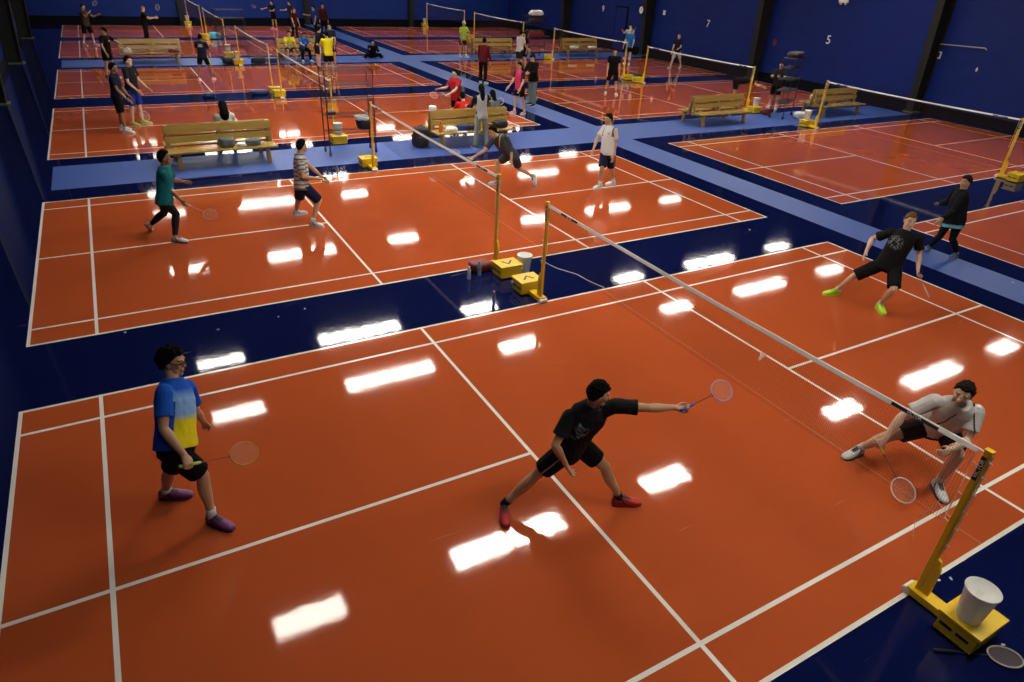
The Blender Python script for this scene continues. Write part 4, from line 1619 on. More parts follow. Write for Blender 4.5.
# ------------------------------------------------------------------ poses by joint angles for the players further away
def pose(x, y, yaw, H=1.72, lean=4, bow=0, armL=(5, 8, 12), armR=(5, 8, 12), legL=(4, 4, 4), legR=(-4, 4, 4), seat=None, twist=0):
    """arm = (raise forward, raise sideways, bend at the elbow); leg = (swing forward, spread, bend at the knee); degrees"""
    rad = math.radians
    a = rad(yaw)
    F = np.array([math.cos(a), math.sin(a), 0])
    L = np.array([-F[1], F[0], 0])
    Z = np.array([0, 0, 1.0])
    ln = rad(lean)
    up = Z * math.cos(ln) + F * math.sin(ln)
    fr = F * math.cos(ln) - Z * math.sin(ln)
    J = {'pel': np.zeros(3)}
    J['neck'] = up * .30 * H
    hd = rad(lean * 0.3 + bow)
    J['head'] = J['neck'] + (Z * math.cos(hd) + F * (math.sin(hd) + 0.12)) * .113 * H
    tw = rad(twist)
    Ls = L * math.cos(tw) - fr * math.sin(tw)
    for sd, sg, ar, lg in (('L', 1, armL, legL), ('R', -1, armR, legR)):
        J['s' + sd] = J['neck'] - up * .02 * H + Ls * sg * .107 * H
        p, b, e = map(rad, ar)

        def dirn(p_, b_):
            return F * math.sin(p_) * math.cos(b_) + L * sg * math.sin(b_) - Z * math.cos(p_) * math.cos(b_)
        J['e' + sd] = J['s' + sd] + dirn(p, b) * .17 * H
        J['w' + sd] = J['e' + sd] + dirn(p + e, b * 0.4) * .15 * H
        J['h' + sd] = L * sg * .052 * H
        p, b, e = map(rad, lg)
        J['k' + sd] = J['h' + sd] + dirn(p, b) * .242 * H
        J['a' + sd] = J['k' + sd] + dirn(p - e, b * 0.6) * .235 * H
        J['t' + sd] = J['a' + sd] + (F * .95 + L * sg * .18) * .118 * H - Z * 0.05
    if seat is None:
        dz = 0.085 - min(J['aL'][2], J['aR'][2])
    else:
        dz = seat + 0.095
    mid = (J['aL'] + J['aR']) / 2 if seat is None else J['pel']
    off = np.array([x - mid[0], y - mid[1], dz])
    for k_ in J:
        J[k_] = J[k_] + off
    for sd in 'LR':
        J['t' + sd][2] = max(0.032, J['a' + sd][2] - 0.05)
    return J

# joints of the nearer players, metres in the hall
JO = {
 'P1': {'pel': (1.452, 3.585, 0.849), 'neck': (1.542, 3.834, 1.316), 'head': (1.580, 3.928, 1.492), 'sL': (1.640, 3.935, 1.176), 'sR': (1.462, 3.658, 1.348), 'eL': (1.665, 3.975, 0.885), 'eR': (1.398, 3.483, 1.113), 'wL': (1.707, 4.113, 0.667), 'wR': (1.499, 3.339, 0.914), 'hL': (1.503, 3.643, 0.803), 'hR': (1.398, 3.520, 0.880), 'kL': (1.366, 3.814, 0.446), 'kR': (1.599, 3.530, 0.505), 'aL': (1.266, 3.983, 0.084), 'aR': (1.597, 3.460, 0.098), 'tL': (1.455, 3.934, 0.035), 'tR': (1.722, 3.299, 0.030), 'rk': (0.923, 0.267, -0.279)},
 'P2': {'pel': (4.587, 2.260, 0.716), 'neck': (4.673, 2.121, 1.205), 'head': (4.684, 2.076, 1.397), 'sL': (4.844, 2.033, 1.222), 'sR': (4.499, 2.193, 1.116), 'eL': (5.074, 1.852, 1.245), 'eR': (4.328, 2.138, 0.892), 'wL': (5.322, 1.787, 1.216), 'wR': (4.441, 2.104, 0.666), 'hL': (4.660, 2.311, 0.720), 'hR': (4.512, 2.211, 0.708), 'kL': (4.907, 2.106, 0.452), 'kR': (4.315, 2.371, 0.374), 'aL': (5.061, 2.010, 0.090), 'aR': (4.020, 2.424, 0.092), 'tL': (5.232, 1.923, 0.033), 'tR': (3.906, 2.264, 0.034), 'rk': (0.993, 0.111, 0.025)},
 'P3': {'pel': (8.351, 0.987, 0.560), 'neck': (8.145, 0.812, 1.018), 'head': (8.064, 0.798, 1.205), 'sL': (8.293, 0.707, 0.962), 'sR': (8.025, 0.980, 0.992), 'eL': (8.159, 0.626, 0.704), 'eR': (7.825, 1.123, 0.774), 'wL': (7.896, 0.625, 0.684), 'wR': (7.674, 1.116, 0.542), 'hL': (8.432, 0.943, 0.546), 'hR': (8.281, 1.038, 0.578), 'kL': (8.151, 0.635, 0.518), 'kR': (7.922, 1.203, 0.434), 'aL': (8.195, 0.705, 0.104), 'aR': (7.940, 1.442, 0.093), 'tL': (8.073, 0.550, 0.034), 'tR': (7.745, 1.489, 0.034), 'rk': (-0.091, -0.825, -0.558)},
 'P4': {'pel': (11.626, 3.817, 0.715), 'neck': (11.753, 3.800, 1.235), 'head': (11.799, 3.827, 1.435), 'sL': (11.858, 3.643, 1.200), 'sR': (11.633, 3.955, 1.191), 'eL': (11.921, 3.576, 0.915), 'eR': (11.601, 4.191, 1.010), 'wL': (11.773, 3.436, 0.746), 'wR': (11.414, 4.111, 0.841), 'hL': (11.687, 3.748, 0.720), 'hR': (11.564, 3.886, 0.702), 'kL': (11.457, 3.519, 0.447), 'kR': (11.333, 4.128, 0.434), 'aL': (11.561, 3.696, 0.087), 'aR': (11.369, 4.353, 0.089), 'tL': (11.447, 3.531, 0.036), 'tR': (11.192, 4.452, 0.033), 'rk': (0.729, -0.012, -0.685)},
 'P5': {'pel': (14.781, 4.620, 0.781), 'neck': (14.840, 4.712, 1.279), 'head': (14.876, 4.721, 1.470), 'sL': (14.701, 4.597, 1.232), 'sR': (14.948, 4.859, 1.240), 'eL': (14.613, 4.620, 0.958), 'eR': (15.002, 4.957, 0.977), 'wL': (14.405, 4.649, 0.819), 'wR': (15.140, 5.146, 0.882), 'hL': (14.774, 4.533, 0.779), 'hR': (14.789, 4.707, 0.781), 'kL': (14.868, 4.572, 0.384), 'kR': (14.806, 4.774, 0.381), 'aL': (15.130, 4.521, 0.091), 'aR': (14.977, 4.973, 0.087), 'tL': (14.941, 4.499, 0.034), 'tR': (14.785, 4.963, 0.033)},
 'P6': {'pel': (2.008, 10.720, 0.751), 'neck': (2.107, 10.797, 1.253), 'head': (2.143, 10.796, 1.448), 'sL': (2.178, 10.964, 1.195), 'sR': (2.056, 10.615, 1.219), 'eL': (2.227, 11.115, 0.949), 'eR': (2.103, 10.680, 0.938), 'wL': (2.396, 11.286, 0.857), 'wR': (2.250, 10.569, 0.758), 'hL': (2.026, 10.807, 0.751), 'hR': (1.989, 10.632, 0.751), 'kL': (1.970, 11.042, 0.412), 'kR': (2.146, 10.857, 0.437), 'aL': (1.727, 11.252, 0.166), 'aR': (2.048, 10.682, 0.087), 'tL': (1.737, 11.405, 0.035), 'tR': (2.192, 10.549, 0.034), 'rk': (0.657, -0.712, -0.247)},
 'P7': {'pel': (4.307, 10.745, 0.759), 'neck': (4.337, 10.844, 1.269), 'head': (4.411, 10.871, 1.452), 'sL': (4.360, 11.027, 1.229), 'sR': (4.297, 10.661, 1.230), 'eL': (4.545, 10.932, 1.023), 'eR': (4.305, 10.577, 0.946), 'wL': (4.709, 10.843, 0.843), 'wR': (4.555, 10.520, 0.913), 'hL': (4.299, 10.834, 0.759), 'hR': (4.316, 10.656, 0.759), 'kL': (4.316, 11.062, 0.411), 'kR': (4.579, 10.702, 0.440), 'aL': (4.262, 11.300, 0.088), 'aR': (4.403, 10.606, 0.087), 'tL': (4.451, 11.348, 0.034), 'tR': (4.522, 10.449, 0.033), 'rk': (0.771, 0.623, -0.133)},
 'P8': {'pel': (9.201, 11.500, 0.707), 'neck': (8.907, 11.667, 1.100), 'head': (8.788, 11.763, 1.232), 'sL': (9.022, 11.510, 1.118), 'sR': (8.840, 11.810, 0.997), 'eL': (9.133, 11.447, 0.855), 'eR': (8.649, 11.843, 0.775), 'wL': (9.046, 11.276, 0.683), 'wR': (8.435, 11.915, 0.642), 'hL': (9.210, 11.411, 0.700), 'hR': (9.194, 11.588, 0.714), 'kL': (9.427, 11.579, 0.386), 'kR': (9.039, 11.890, 0.474), 'aL': (9.774, 11.511, 0.187), 'aR': (8.976, 11.791, 0.086), 'tL': (9.760, 11.375, 0.037), 'tR': (8.780, 11.771, 0.034), 'rk': (-0.381, 0.917, 0.120)},
 'P9': {'pel': (11.284, 10.723, 0.836), 'neck': (11.315, 10.804, 1.357), 'head': (11.288, 10.864, 1.549), 'sL': (11.322, 10.614, 1.326), 'sR': (11.305, 10.989, 1.312), 'eL': (11.380, 10.610, 1.036), 'eR': (11.144, 11.008, 1.065), 'wL': (11.309, 10.539, 0.795), 'wR': (11.011, 10.923, 0.857), 'hL': (11.300, 10.634, 0.834), 'hR': (11.269, 10.812, 0.835), 'kL': (11.428, 10.718, 0.440), 'kR': (11.102, 10.636, 0.489), 'aL': (11.620, 10.812, 0.090), 'aR': (11.140, 10.687, 0.086), 'tL': (11.423, 10.820, 0.036), 'tR': (10.945, 10.648, 0.033)},
}


# ------------------------------------------------------------------ shirt patterns (t runs up the torso, lat across it, fr towards the chest)
def pat_gradient(t, lat, fr, arm, c, p):
    blue, sky, yel = V3((0.012, 0.09, 0.50)), V3((0.22, 0.42, 0.80)), V3((0.75, 0.66, 0.015))
    front = (fr > -0.01) & (arm < 0.28) & (np.abs(lat) < 0.155) & (t < 0.93)
    k = np.clip((t - 0.40) / 0.10, 0, 1)[:, None]
    g = yel * (1 - k) + sky * k
    k2 = np.clip((t - 0.74) / 0.16, 0, 1)[:, None]
    g = g * (1 - k2) + blue * k2
    c = np.tile(blue, (len(t), 1))
    c[front] = g[front]
    return c


def pat_print(t, lat, fr, arm, c, p):
    # slanting blurred pale print across the chest
    u = lat * 0.75 + (t - 0.60) * 0.33
    v = lat * -0.5 + (t - 0.60) * 0.45
    z = (fr > 0.03) & (np.abs(u) < 0.15) & (np.abs(v) < 0.035) & (arm < 0.05)
    nz = np.array([mnoise.noise(Vector((a * 70, b * 55, 1.5))) for a, b in zip(u, v)])
    c[z & (nz > 0.10)] = (0.16, 0.20, 0.24)
    z2 = (fr > 0.03) & ((lat + 0.07) ** 2 + ((t - 0.82) * 0.5) ** 2 < 0.018 ** 2)
    c[z2] = (0.10, 0.05, 0.02)
    return c


def pat_disc(t, lat, fr, arm, c, p):
    # worn grey round print with dark blotches
    v = (t - 0.66) * 0.52
    r = np.sqrt(lat ** 2 + v ** 2)
    nz = np.array([mnoise.noise(Vector((a * 38, b * 38, 4.2))) for a, b in zip(lat, v)])
    z = (fr > 0.03) & (r < 0.105)
    c[z & (nz > -0.05)] = (0.10, 0.105, 0.105)
    c[z & (nz > 0.22) & (r < 0.07)] = (0.22, 0.23, 0.22)
    return c


def pat_piping(t, lat, fr, arm, c, p):
    dark = V3((0.03, 0.02, 0.025))
    al = np.abs(lat)
    c[(fr > 0.0) & (np.abs(al - (0.075 + (0.97 - t) * 0.25)) < 0.0075) & (t > 0.56) & (t < 0.97)] = dark
    c[(fr <= 0.0) & (np.abs(al - (0.075 + (0.97 - t) * 0.25)) < 0.010) & (t > 0.7)] = dark
    nz = np.array([mnoise.noise(Vector((a * 60, b * 40, 2.2))) for a, b in zip(lat, t)])
    c[(fr > 0.03) & (np.abs(lat - 0.085) < 0.045) & (np.abs(t - 0.66) < 0.055) & (nz > 0.0)] = (0.05, 0.03, 0.03)
    return c


def pat_stripes(t, lat, fr, arm, c, p):
    w, n, g = V3((0.55, 0.53, 0.48)), V3((0.04, 0.045, 0.07)), V3((0.18, 0.18, 0.19))
    q = (t * 0.52 * np.where(arm > 0.12, 0, 1) + arm * 0.30) / 0.075
    f = q - np.floor(q)
    c = np.tile(w, (len(t), 1))
    c[f < 0.34] = g
    c[(f > 0.10) & (f < 0.24)] = n
    return c


def pat_shoulder(t, lat, fr, arm, c, p):
    c[(np.abs(np.abs(lat) - 0.135) < 0.020) & (t > 0.62) & (arm < 0.9)] = (0.12, 0.13, 0.15)
    c[(fr > 0.05) & (np.abs(lat - 0.06) < 0.02) & (np.abs(t - 0.75) < 0.03)] = (0.25, 0.25, 0.27)
    return c


def pat_chevrons(t, lat, fr, arm, c, p):
    al = np.abs(lat)
    c[(np.abs(al - (0.07 + (0.98 - t) * 0.2)) < 0.012) & (t > 0.68)] = (0.55, 0.34, 0.02)
    return c


def pat_backword(t, lat, fr, arm, c, p):
    for t0, w in ((0.80, 0.075), (0.70, 0.09)):
        c[(fr < -0.02) & (np.abs(t - t0) < 0.032) & (np.abs(lat) < w)] = (0.5, 0.5, 0.5)
    return c


def pat_badge(col=(0.5, 0.5, 0.5), w=0.035, back=False, t0=0.74, l0=0.05):
    def f(t, lat, fr, arm, c, p):
        side = (fr < -0.02) if back else (fr > 0.02)
        c[side & (np.abs(t - t0) < w * 1.7) & (np.abs(lat - l0) < w)] = col
        return c
    return f


def pat_sleeves(col):
    def f(t, lat, fr, arm, c, p):
        c[arm > 0.02] = col
        c[(np.abs(lat) > 0.15)] = col
        return c
    return f


def side_stripe(col, w=0.012):
    def f(p, J, c):
        for sd, sg in (('L', 1), ('R', -1)):
            a, b = J['h' + sd], J['k' + sd]
            L = unit(J['hL'] - J['hR']) * sg
            ax = unit(b - a)
            L = unit(L - ax * (L @ ax))
            F = np.cross(ax, L)
            q = p - a
            c[(q @ L > 0.03) & (np.abs(q @ F) < w) & (q @ ax > -0.05) & (np.linalg.norm(q - (q @ ax)[:, None] * ax, axis=1) < .16)] = col
        return c
    return f


def hemline(col, f0=0.62):
    def f(p, J, c):
        for sd in 'LR':
            a, b = J['h' + sd], J['k' + sd]
            ax = b - a
            u = (p - a) @ ax / (ax @ ax)
            d = np.linalg.norm(p - a - u[:, None] * ax, axis=1)
            c[(u > f0) & (d < 0.13)] = col
        return c
    return f


NAVYC, GREYC, WHT = (0.010, 0.014, 0.05), (0.10, 0.10, 0.10), (0.62, 0.62, 0.60)
KY, KR, GR, KG = (0.7, 0.65, 0.02, 1), (0.35, 0.10, 0.25, 1), (0.02, 0.02, 0.03, 1), (0.25, 0.5, 0.1, 1)

# ---- the four players of the nearest court
r1 = dict(H=1.74, fine=2, skin='tan', hair='bushy', hthick=0.022, hback=1.3, rough=1.8, hem=-.03, slen=0.86, look=(.84, -.50, -.10), glasses=True, pattern=pat_gradient, top=(0.012, 0.09, 0.5), slim=1.04, loose=0.016,
          bottom='shorts', botc=BLK, shoe=(0.18, 0.035, 0.16), shoe2=(0.02, 0.02, 0.025), sole=(0.05, 0.04, 0.05), sock=WHT, sockh=0.17, rkR=JO['P1']['rk'], curlL=0.35)
person('player in blue and yellow polo shirt with glasses, standing at the front left', JO['P1'], r1)
racket('orange framed racket held by the player in blue and yellow', r1['_gripR'], JO['P1']['rk'], (-0.1, -0.75, 0.65), (0.35, 0.6, 0.1, 1), (0.45, 0.20, 0.03, 1), (0.25, 0.04, 0.03, 1))
r2 = dict(H=1.72, fine=2, skin='tan', hair='spiky', hthick=0.014, rough=2.0, look=(.86, -.42, -.12), pattern=pat_print, top=(0.010, 0.010, 0.011), bottom='shorts', botc=(0.008, 0.008, 0.009), bpattern=side_stripe((0.35, 0.35, 0.38), 0.006),
          loose=0.018, shoe=(0.42, 0.012, 0.012), shoe2=(0.02, 0.015, 0.02), sole=(0.30, 0.015, 0.015), sock=(0.012, 0.012, 0.013), sockh=0.12, rkL=JO['P2']['rk'], curlR=0.45)
person('player in black lunging with outstretched arm, red shoes, centre of the nearest court', JO['P2'], r2)
racket('purple framed racket stretched towards the net by the lunging player in black', r2['_gripL'], JO['P2']['rk'], (-0.35, -0.6, 0.7), (0.06, 0.05, 0.4, 1), (0.38, 0.22, 0.48, 1), (0.10, 0.02, 0.04, 1))
r3 = dict(H=1.78, fine=2, skin='fair', hair='short', hthick=0.017, hairc=(0.012, 0.009, 0.007), look=(-.93, -.30, -.12), stubble=True, pattern=pat_piping, hem=.07, top=(0.50, 0.48, 0.46), bottom='shorts', botc=(0.020, 0.011, 0.013), slim=1.08,
          loose=0.018, shoe=(0.62, 0.63, 0.62), shoe2=(0.02, 0.025, 0.02), sole=(0.03, 0.03, 0.03), sock=WHT, sockh=0.18, rkR=JO['P3']['rk'], curlL=0.7)
person('player in pale grey shirt crouching behind the net at the right', JO['P3'], r3)
racket('white framed racket with yellow grip, held low by the crouching player', r3['_gripR'], JO['P3']['rk'], (-0.75, -0.45, 0.6), (0.62, 0.55, 0.03, 1), (0.75, 0.72, 0.68, 1), (0.08, 0.04, 0.03, 1))
r4 = dict(H=1.76, fine=2, skin='fair', hair='short', hthick=0.014, hairc=(0.14, 0.075, 0.03), look=(-.62, -.75, -.05), pattern=pat_disc, top=(0.010, 0.010, 0.011), bottom='long_shorts', botc=(0.008, 0.008, 0.009), loose=0.02,
          shoe=(0.45, 0.75, 0.02), shoe2=(0.30, 0.62, 0.02), sole=(0.6, 0.75, 0.1), sock=WHT, sockh=0.12, rkL=JO['P4']['rk'])
person('fair haired player in black shirt and neon yellow shoes, back right of the nearest court', JO['P4'], r4)
racket('pale racket pointing down from the hand of the player with neon shoes', r4['_gripL'], JO['P4']['rk'], (0.85, -0.5, 0.1), (0.3, 0.05, 0.05, 1), (0.7, 0.68, 0.66, 1), (0.4, 0.1, 0.05, 1))

# ---- the second row
r5 = dict(H=1.68, fine=1, skin='tan', hair='short', hthick=0.02, hairc=(0.02, 0.013, 0.01), look=(-.9, .3, -.05), top=(0.010, 0.010, 0.012), sleeve='long', hem=-.32, loose=0.03, topname='jacket', bottom='tights', botc=(0.012, 0.012, 0.014),
          shoe=(0.06, 0.10, 0.22), shoe2=(0.03, 0.05, 0.1), sole=(0.2, 0.25, 0.35), pattern=lambda t, lat, fr, arm, c, p: np.where(((t < -0.20) & (arm < 0.01))[:, None], V3((0.14, 0.40, 0.45)), c))
person('walker in dark jacket with pale blue hem on the light blue aisle at right', JO['P5'], r5)
r6 = dict(H=1.72, fine=1, skin='brown', hair='short', hthick=0.022, look=(.95, -.15, .05), top=(0.008, 0.125, 0.15), bottom='tights', botc=(0.014, 0.014, 0.016), shoe=(0.62, 0.60, 0.6), shoe2=(0.25, 0.03, 0.04), sole=(0.1, 0.1, 0.1), rkR=JO['P6']['rk'])
person('player in teal shirt and black leggings on the second left court', JO['P6'], r6)
racket('pale pink racket held low by the player in teal', r6['_gripR'], JO['P6']['rk'], (-0.2, -0.7, 0.6), (0.6, 0.6, 0.6, 1), (0.5, 0.25, 0.2, 1), (0.4, 0.3, 0.25, 1))
r7 = dict(H=1.72, fine=1, skin='tan', hair='short', hthick=0.016, look=(.93, .2, -.05), pattern=pat_stripes, bottom='long_shorts', botc=(0.012, 0.020, 0.07), shoe=(0.6, 0.6, 0.58), shoe2=(0.05, 0.15, 0.1), sock=WHT, sockh=0.16, rkR=JO['P7']['rk'])
person('player in striped grey shirt and navy shorts on the second left court', JO['P7'], r7)
racket('dark racket held forward by the player in the striped shirt', r7['_gripR'], JO['P7']['rk'], (0.0, 0.3, 1), (0.6, 0.6, 0.6, 1), (0.25, 0.1, 0.05, 1))
r8 = dict(H=1.72, fine=1, skin='tan', hair='short', hthick=0.018, look=(-.95, -.05, -.25), pattern=pat_chevrons, top=(0.045, 0.052, 0.064), bottom='shorts', botc=(0.05, 0.056, 0.066), shoe=(0.5, 0.5, 0.52), shoe2=(0.05, 0.05, 0.06), sock=(0.4, 0.4, 0.4), sockh=0.1, rkR=JO['P8']['rk'])
person('player in dark grey lunging for the net of the second left court', JO['P8'], r8)
racket('pale racket reaching to the net in the hand of the lunging grey player', r8['_gripR'], JO['P8']['rk'], (-0.1, -0.4, 0.9), (0.5, 0.5, 0.5, 1), (0.45, 0.42, 0.38, 1))
r9 = dict(H=1.74, fine=1, skin='tan', hair='short', hthick=0.018, look=(-.98, -.1, -.05), pattern=pat_shoulder, top=(0.60, 0.60, 0.59), bottom='long_shorts', botc=(0.010, 0.015, 0.04), bpattern=side_stripe((0.4, 0.4, 0.42), 0.008), shoe=(0.66, 0.66, 0.64), shoe2=(0.2, 0.2, 0.22), sock=WHT, sockh=0.2)
person('player in white shirt and navy shorts standing on the second left court', JO['P9'], r9)

# ---- players further away
FAR = []


def far(label, sp, rk=None, **k):
    J = pose(**k)
    sp = dict(sp)
    sp['H'] = k.get('H', 1.72)
    if 'look' not in sp:
        a = math.radians(sp.get('lookyaw', k['yaw']))
        sp['look'] = (math.cos(a), math.sin(a), sp.get('looktilt', -0.06))
    if rk:
        side, axis, lb, fc = rk
        sp['rk' + side] = axis
    r = person(label, J, sp)
    if rk:
        racket(lb, sp['_grip' + side], axis, (-0.3, -0.7, 0.6), (0.5, 0.5, 0.5, 1), fc, dens=0.5)
    return r


far('player in dark navy shirt and shorts with white shoes, racket hanging, far left', dict(skin='brown', top=(0.010, 0.012, 0.035), botc=BLK, bottom='long_shorts', shoe=WHT, sock=(0.4, 0.4, 0.4), fine=1),
    x=1.70, y=19.45, yaw=-15, H=1.76, armR=(12, 6, 25), armL=(10, 8, 20), legR=(6, 6, 4), legL=(-4, 6, 6), rk=('R', (0.55, -0.25, -0.75), 'white gripped racket hanging from the hand of the far left player in navy', (0.5, 0.45, 0.4, 1)))
far('player in black shirt, bright blue shorts and lime shoes, far left', dict(skin='fair', top=(0.012, 0.013, 0.02), botc=(0.015, 0.03, 0.30), bottom='long_shorts', shoe=(0.45, 0.6, 0.05), pattern=pat_badge((0.2, 0.2, 0.1), 0.02), fine=1),
    x=2.10, y=20.25, yaw=-35, H=1.82, armR=(10, 8, 40), armL=(12, 6, 35))
far('player in black shirt with white badge behind the far left pair', dict(skin='tan', top=BLK, botc=BLK, pattern=pat_badge((0.5, 0.55, 0.5), 0.03), shoe=GREYC, lookyaw=190),
    x=1.75, y=28.6, yaw=-40, H=1.72, lean=8, armR=(10, 20, 20), armL=(45, 35, 10))
far('player in brown shirt and dark shorts at the far left wall, racket raised', dict(skin='tan', top=(0.05, 0.035, 0.025), botc=BLK, bottom='long_shorts', shoe=(0.4, 0.3, 0.3), sock=WHT, sockh=0.3),
    x=1.2, y=38.3, yaw=-40, H=1.80, armR=(60, 10, 70), armL=(50, 15, 60), legL=(10, 10, 14), legR=(-10, 8, 6), rk=('R', (0.6, 0.2, 0.75), 'racket raised by the player at the far left wall', (0.3, 0.4, 0.55, 1)))
far('player in black with white racket behind the far left bench', dict(skin='fair', hair='short', hairc=(0.2, 0.12, 0.06), hthick=0.008, top=BLK, botc=BLK, bottom='pants', shoe=GREYC),
    x=3.7, y=38.3, yaw=-5, H=1.74, armR=(45, 8, 55), armL=(45, 10, 50), rk=('R', (0.25, -0.1, 0.95), 'white racket held upright by the player behind the far left bench', (0.75, 0.75, 0.72, 1)))
far('player in navy shirt with white back lettering on the fourth left court', dict(skin='brown', top=(0.010, 0.013, 0.035), botc=BLK, bpattern=side_stripe((0.35, 0.6, 0.05), 0.03), pattern=pat_backword, shoe=WHT),
    x=4.85, y=27.4, yaw=62, H=1.62, legL=(-14, 10, 6), legR=(12, 12, 14), armR=(20, 14, 40), armL=(15, 14, 30))
far('girl in black with pink shoes near the back wall, racket out to the left', dict(skin='tan', hair='pony', top=BLK, botc=BLK, shoe=(0.7, 0.12, 0.15), slim=0.92), x=11.5, y=46.0, yaw=215, H=1.62,
    armR=(60, 30, 20), armL=(30, 10, 60), legL=(2, 8, 4), legR=(-2, 8, 4), rk=('R', (-0.9, 0.1, 0.25), 'racket held out by the girl near the back wall', (0.3, 0.3, 0.3, 1)))
far('woman in dark top near the back wall, right of the girl with pink shoes', dict(skin='fair', hair='pony', top=(0.02, 0.012, 0.03), botc=BLK, bottom='tights', shoe=GREYC, slim=0.92), x=12.45, y=45.4, yaw=200, H=1.66, armR=(40, 10, 50))
far('woman in maroon shirt and black trousers behind the seated players', dict(skin='fair', hair='long', hairc=(0.06, 0.03, 0.015), top=(0.055, 0.010, 0.014), botc=BLK, bottom='pants', shoe=GREYC, slim=0.94), x=11.3, y=40.1, yaw=-60, H=1.66, lean=8, armR=(10, 6, 10))
far('player in blue shirt standing at the far aisle', dict(skin='tan', top=(0.012, 0.03, 0.16), botc=BLK, bottom='pants', shoe=GREYC), x=12.9, y=41.5, yaw=190, H=1.68, armR=(40, 10, 60))
far('person in dark maroon on the aisle by the back wall', dict(skin='tan', top=(0.05, 0.010, 0.012), sleeve='long', botc=BLK, bottom='pants', shoe=GREYC), x=13.6, y=42.4, yaw=-95, H=1.76)
far('seated player in yellow shirt with white towel on the back bench', dict(skin='tan', top=(0.70, 0.62, 0.03), botc=BLK, shoe=GREYC, pattern=pat_badge((0.6, 0.6, 0.55), 0.09, False, 0.45, 0.0)), x=9.15, y=32.15, yaw=-95, H=1.70, seat=0.41, lean=18,
    armL=(35, 5, 50), armR=(35, 5, 50), legL=(84, 8, 88), legR=(84, 8, 82))
far('seated player in bright blue shirt on the back bench', dict(skin='tan', top=(0.015, 0.13, 0.48), botc=BLK, bottom='pants', shoe=WHT, pattern=pat_badge((0.6, 0.6, 0.6), 0.03)), x=9.75, y=32.15, yaw=-85, H=1.74, seat=0.41, lean=28, bow=25,
    armL=(50, 5, 40), armR=(50, 5, 40), legL=(84, 8, 85), legR=(84, 8, 90))
far('player in black with white striped shorts left of the standing yellow shirt', dict(skin='fair', top=(0.012, 0.012, 0.02), botc=(0.015, 0.015, 0.02), bpattern=side_stripe((0.6, 0.6, 0.6), 0.03), shoe=BLK), x=9.75, y=29.6, yaw=20, H=1.70, lean=12, armR=(50, 10, 50), armL=(45, 10, 40))
far('dark clad man behind the player in yellow shirt', dict(skin='tan', top=(0.02, 0.022, 0.05), botc=BLK, shoe=GREYC), x=10.6, y=30.3, yaw=220, H=1.76, armR=(40, 10, 60))
far('player in bright yellow shirt seen from behind, standing beyond the wire rack', dict(skin='tan', top=(0.72, 0.66, 0.02), botc=BLK, shoe=GREYC), x=9.55, y=27.2, yaw=95, H=1.74, armL=(35, 8, 60), armR=(15, 8, 20))
far('person in black sitting on the floor at the aisle crossing', dict(skin='tan', hair='long', hthick=0.03, top=BLK, sleeve='long', botc=BLK, bottom='pants', shoe=BLK, loose=0.03, topname='jacket'), x=13.25, y=32.7, yaw=-100, H=1.66, seat=0.0, lean=20, bow=10,
    armL=(50, 8, 60), armR=(50, 8, 60), legL=(105, 38, 130), legR=(105, 38, 130))
far('player in red shirt standing behind the middle bench with a racket', dict(skin='tan', top=(0.32, 0.012, 0.018), botc=BLK, shoe=WHT, fine=1), x=10.65, y=17.5, yaw=195, H=1.68, armR=(35, 12, 50), armL=(40, 10, 30),
    rk=('L', (-0.85, -0.1, 0.1), 'racket held out by the standing red shirted player', (0.5, 0.3, 0.25, 1)))
far('seated person in red shirt behind the middle bench back', dict(skin='tan', top=(0.50, 0.015, 0.02), botc=BLK, shoe=GREYC, fine=1), x=10.2, y=16.02, yaw=85, H=1.66, seat=0.41, lean=14, bow=18, armL=(35, 5, 50), armR=(35, 5, 50), legL=(84, 8, 84), legR=(84, 8, 90))
far('seated black haired person in grey at the right end of the middle bench', dict(skin='tan', hair='long', hthick=0.024, top=(0.12, 0.13, 0.13), botc=BLK, bottom='pants', shoe=GREYC, fine=1), x=11.2, y=16.02, yaw=95, H=1.68, seat=0.41, lean=16, bow=14,
    armL=(35, 5, 50), armR=(35, 5, 50), legL=(84, 8, 84), legR=(84, 8, 84))
far('person in grey vest, black sleeves and grey jeans standing before the middle bench', dict(skin='tan', hair='long', hthick=0.02, top=(0.40, 0.42, 0.42), sleeve='long', pattern=pat_sleeves((0.015, 0.015, 0.02)), botc=(0.26, 0.28, 0.25), bottom='pants', shoe=GREYC, slim=0.93, fine=1),
    x=10.15, y=14.88, yaw=88, H=1.66, armL=(30, 8, 50), armR=(30, 8, 50), legL=(3, 5, 3), legR=(-3, 5, 3))
far('player in magenta shirt and black shorts on the aisle, white racket low', dict(skin='tan', hair='long', hthick=0.016, top=(0.50, 0.03, 0.10), pattern=pat_sleeves((0.02, 0.02, 0.03)), botc=BLK, shoe=(0.55, 0.25, 0.28), sock=(0.6, 0.5, 0.5), slim=0.95, fine=1), x=13.6, y=18.75, yaw=195, H=1.66,
    armR=(15, 10, 25), armL=(10, 8, 25), legL=(-8, 4, 6), legR=(8, 4, 6), rk=('R', (-0.5, -0.1, -0.8), 'white racket held low by the magenta shirted player', (0.7, 0.7, 0.68, 1)))
far('man in black jacket, black cap and grey jeans on the aisle', dict(skin='tan', cap=BLK, top=BLK, sleeve='long', topname='jacket', botc=(0.13, 0.16, 0.16), bottom='pants', shoe=BLK, fine=1, loose=0.022), x=14.8, y=19.9, yaw=195, H=1.76, bow=12, armR=(35, 6, 55), armL=(35, 6, 55))
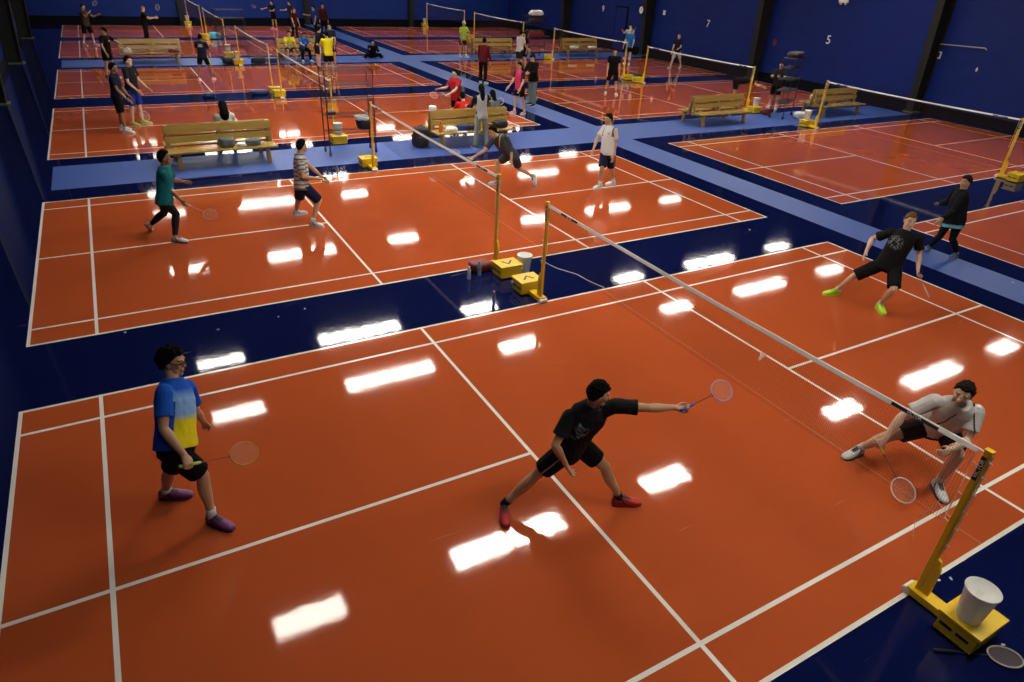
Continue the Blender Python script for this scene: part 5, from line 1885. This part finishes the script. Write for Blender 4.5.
far('person in dark red jacket and black trousers on the aisle', dict(skin='tan', top=(0.13, 0.010, 0.014), sleeve='long', topname='jacket', botc=BLK, bottom='pants', shoe=WHT, fine=1), x=15.2, y=24.6, yaw=40, H=1.76)
far('man in white shirt and black shorts on the right side court', dict(skin='tan', top=(0.58, 0.58, 0.57), botc=(0.012, 0.02, 0.02), bottom='long_shorts', shoe=GREYC), x=18.7, y=27.7, yaw=15, H=1.74, armR=(15, 8, 30))
far('woman in black facing the man in white shirt', dict(skin='tan', hair='long', hthick=0.02, top=BLK, botc=BLK, shoe=GREYC, slim=0.92), x=19.15, y=27.95, yaw=200, H=1.66, armR=(30, 8, 60))
far('player in lime shirt and white cap by the far bench', dict(skin='tan', hairc=(0.3, 0.3, 0.3), cap=WHT, top=(0.42, 0.60, 0.06), botc=(0.03, 0.012, 0.02), shoe=WHT, sock=WHT), x=18.0, y=32.3, yaw=-75, H=1.74, armL=(10, 32, 20), legL=(6, 6, 4))
far('player in black shirt, long black shorts and white shoes, right side', dict(skin='tan', top=BLK, botc=BLK, bottom='long_shorts', shoe=WHT, sock=(0.05, 0.05, 0.05)), x=19.35, y=21.25, yaw=-120, H=1.74, legL=(8, 10, 4), legR=(-6, 8, 4))
far('man in bright blue shirt and white cap by the dark column', dict(skin='fair', cap=WHT, top=(0.015, 0.16, 0.48), botc=BLK, shoe=WHT, sock=GREYC), x=26.1, y=28.8, yaw=215, H=1.76, armL=(20, 14, 30), armR=(10, 8, 20))
far('person in white shirt holding up a racket behind the man in white cap', dict(skin='fair', top=(0.5, 0.48, 0.42), botc=BLK, shoe=WHT), x=27.75, y=30.9, yaw=215, H=1.78, armR=(60, 14, 60), armL=(60, 10, 40),
    rk=('L', (-0.2, -0.8, 0.5), 'racket held by the person behind the man in white cap', (0.6, 0.6, 0.58, 1)))
far('player in navy shirt and white shorts walking near the right wall', dict(skin='fair', hairc=(0.12, 0.08, 0.05), hthick=0.008, top=(0.010, 0.012, 0.03), botc=(0.52, 0.52, 0.50), bottom='long_shorts', shoe=WHT, sock=WHT), x=27.95, y=27.05, yaw=200, H=1.72,
    armL=(15, 6, 60), legL=(-22, 4, 8), legR=(20, 4, 4))
far('player in black bending over behind the bench at right', dict(skin='tan', top=BLK, botc=BLK, shoe=GREYC, looktilt=-0.6), x=22.95, y=18.1, yaw=-35, H=1.70, lean=82, bow=70, armL=(60, 10, 20), armR=(60, 10, 20), legL=(6, 8, 6), legR=(-4, 8, 6))
far('person in dark shirt and shorts behind the right hand wire rack', dict(skin='tan', top=(0.014, 0.014, 0.014), botc=BLK, bottom='long_shorts', shoe=WHT, sock=(0.5, 0.4, 0.4), pattern=pat_badge((0.5, 0.42, 0.2), 0.05, False, 0.6, 0.0)), x=24.1, y=17.05, yaw=215, H=1.72, armR=(35, 8, 70), armL=(35, 8, 70))
far('long haired person in white shirt sitting with their back to the left bench', dict(skin='tan', hair='long', hthick=0.045, hwide=1.7, top=(0.58, 0.58, 0.57), botc=BLK, bottom='pants', shoe=BLK, fine=1), x=3.85, y=16.05, yaw=90, H=1.64, seat=0.41, lean=8, armL=(35, 5, 50), armR=(35, 5, 50), legL=(84, 8, 84), legR=(84, 8, 84))
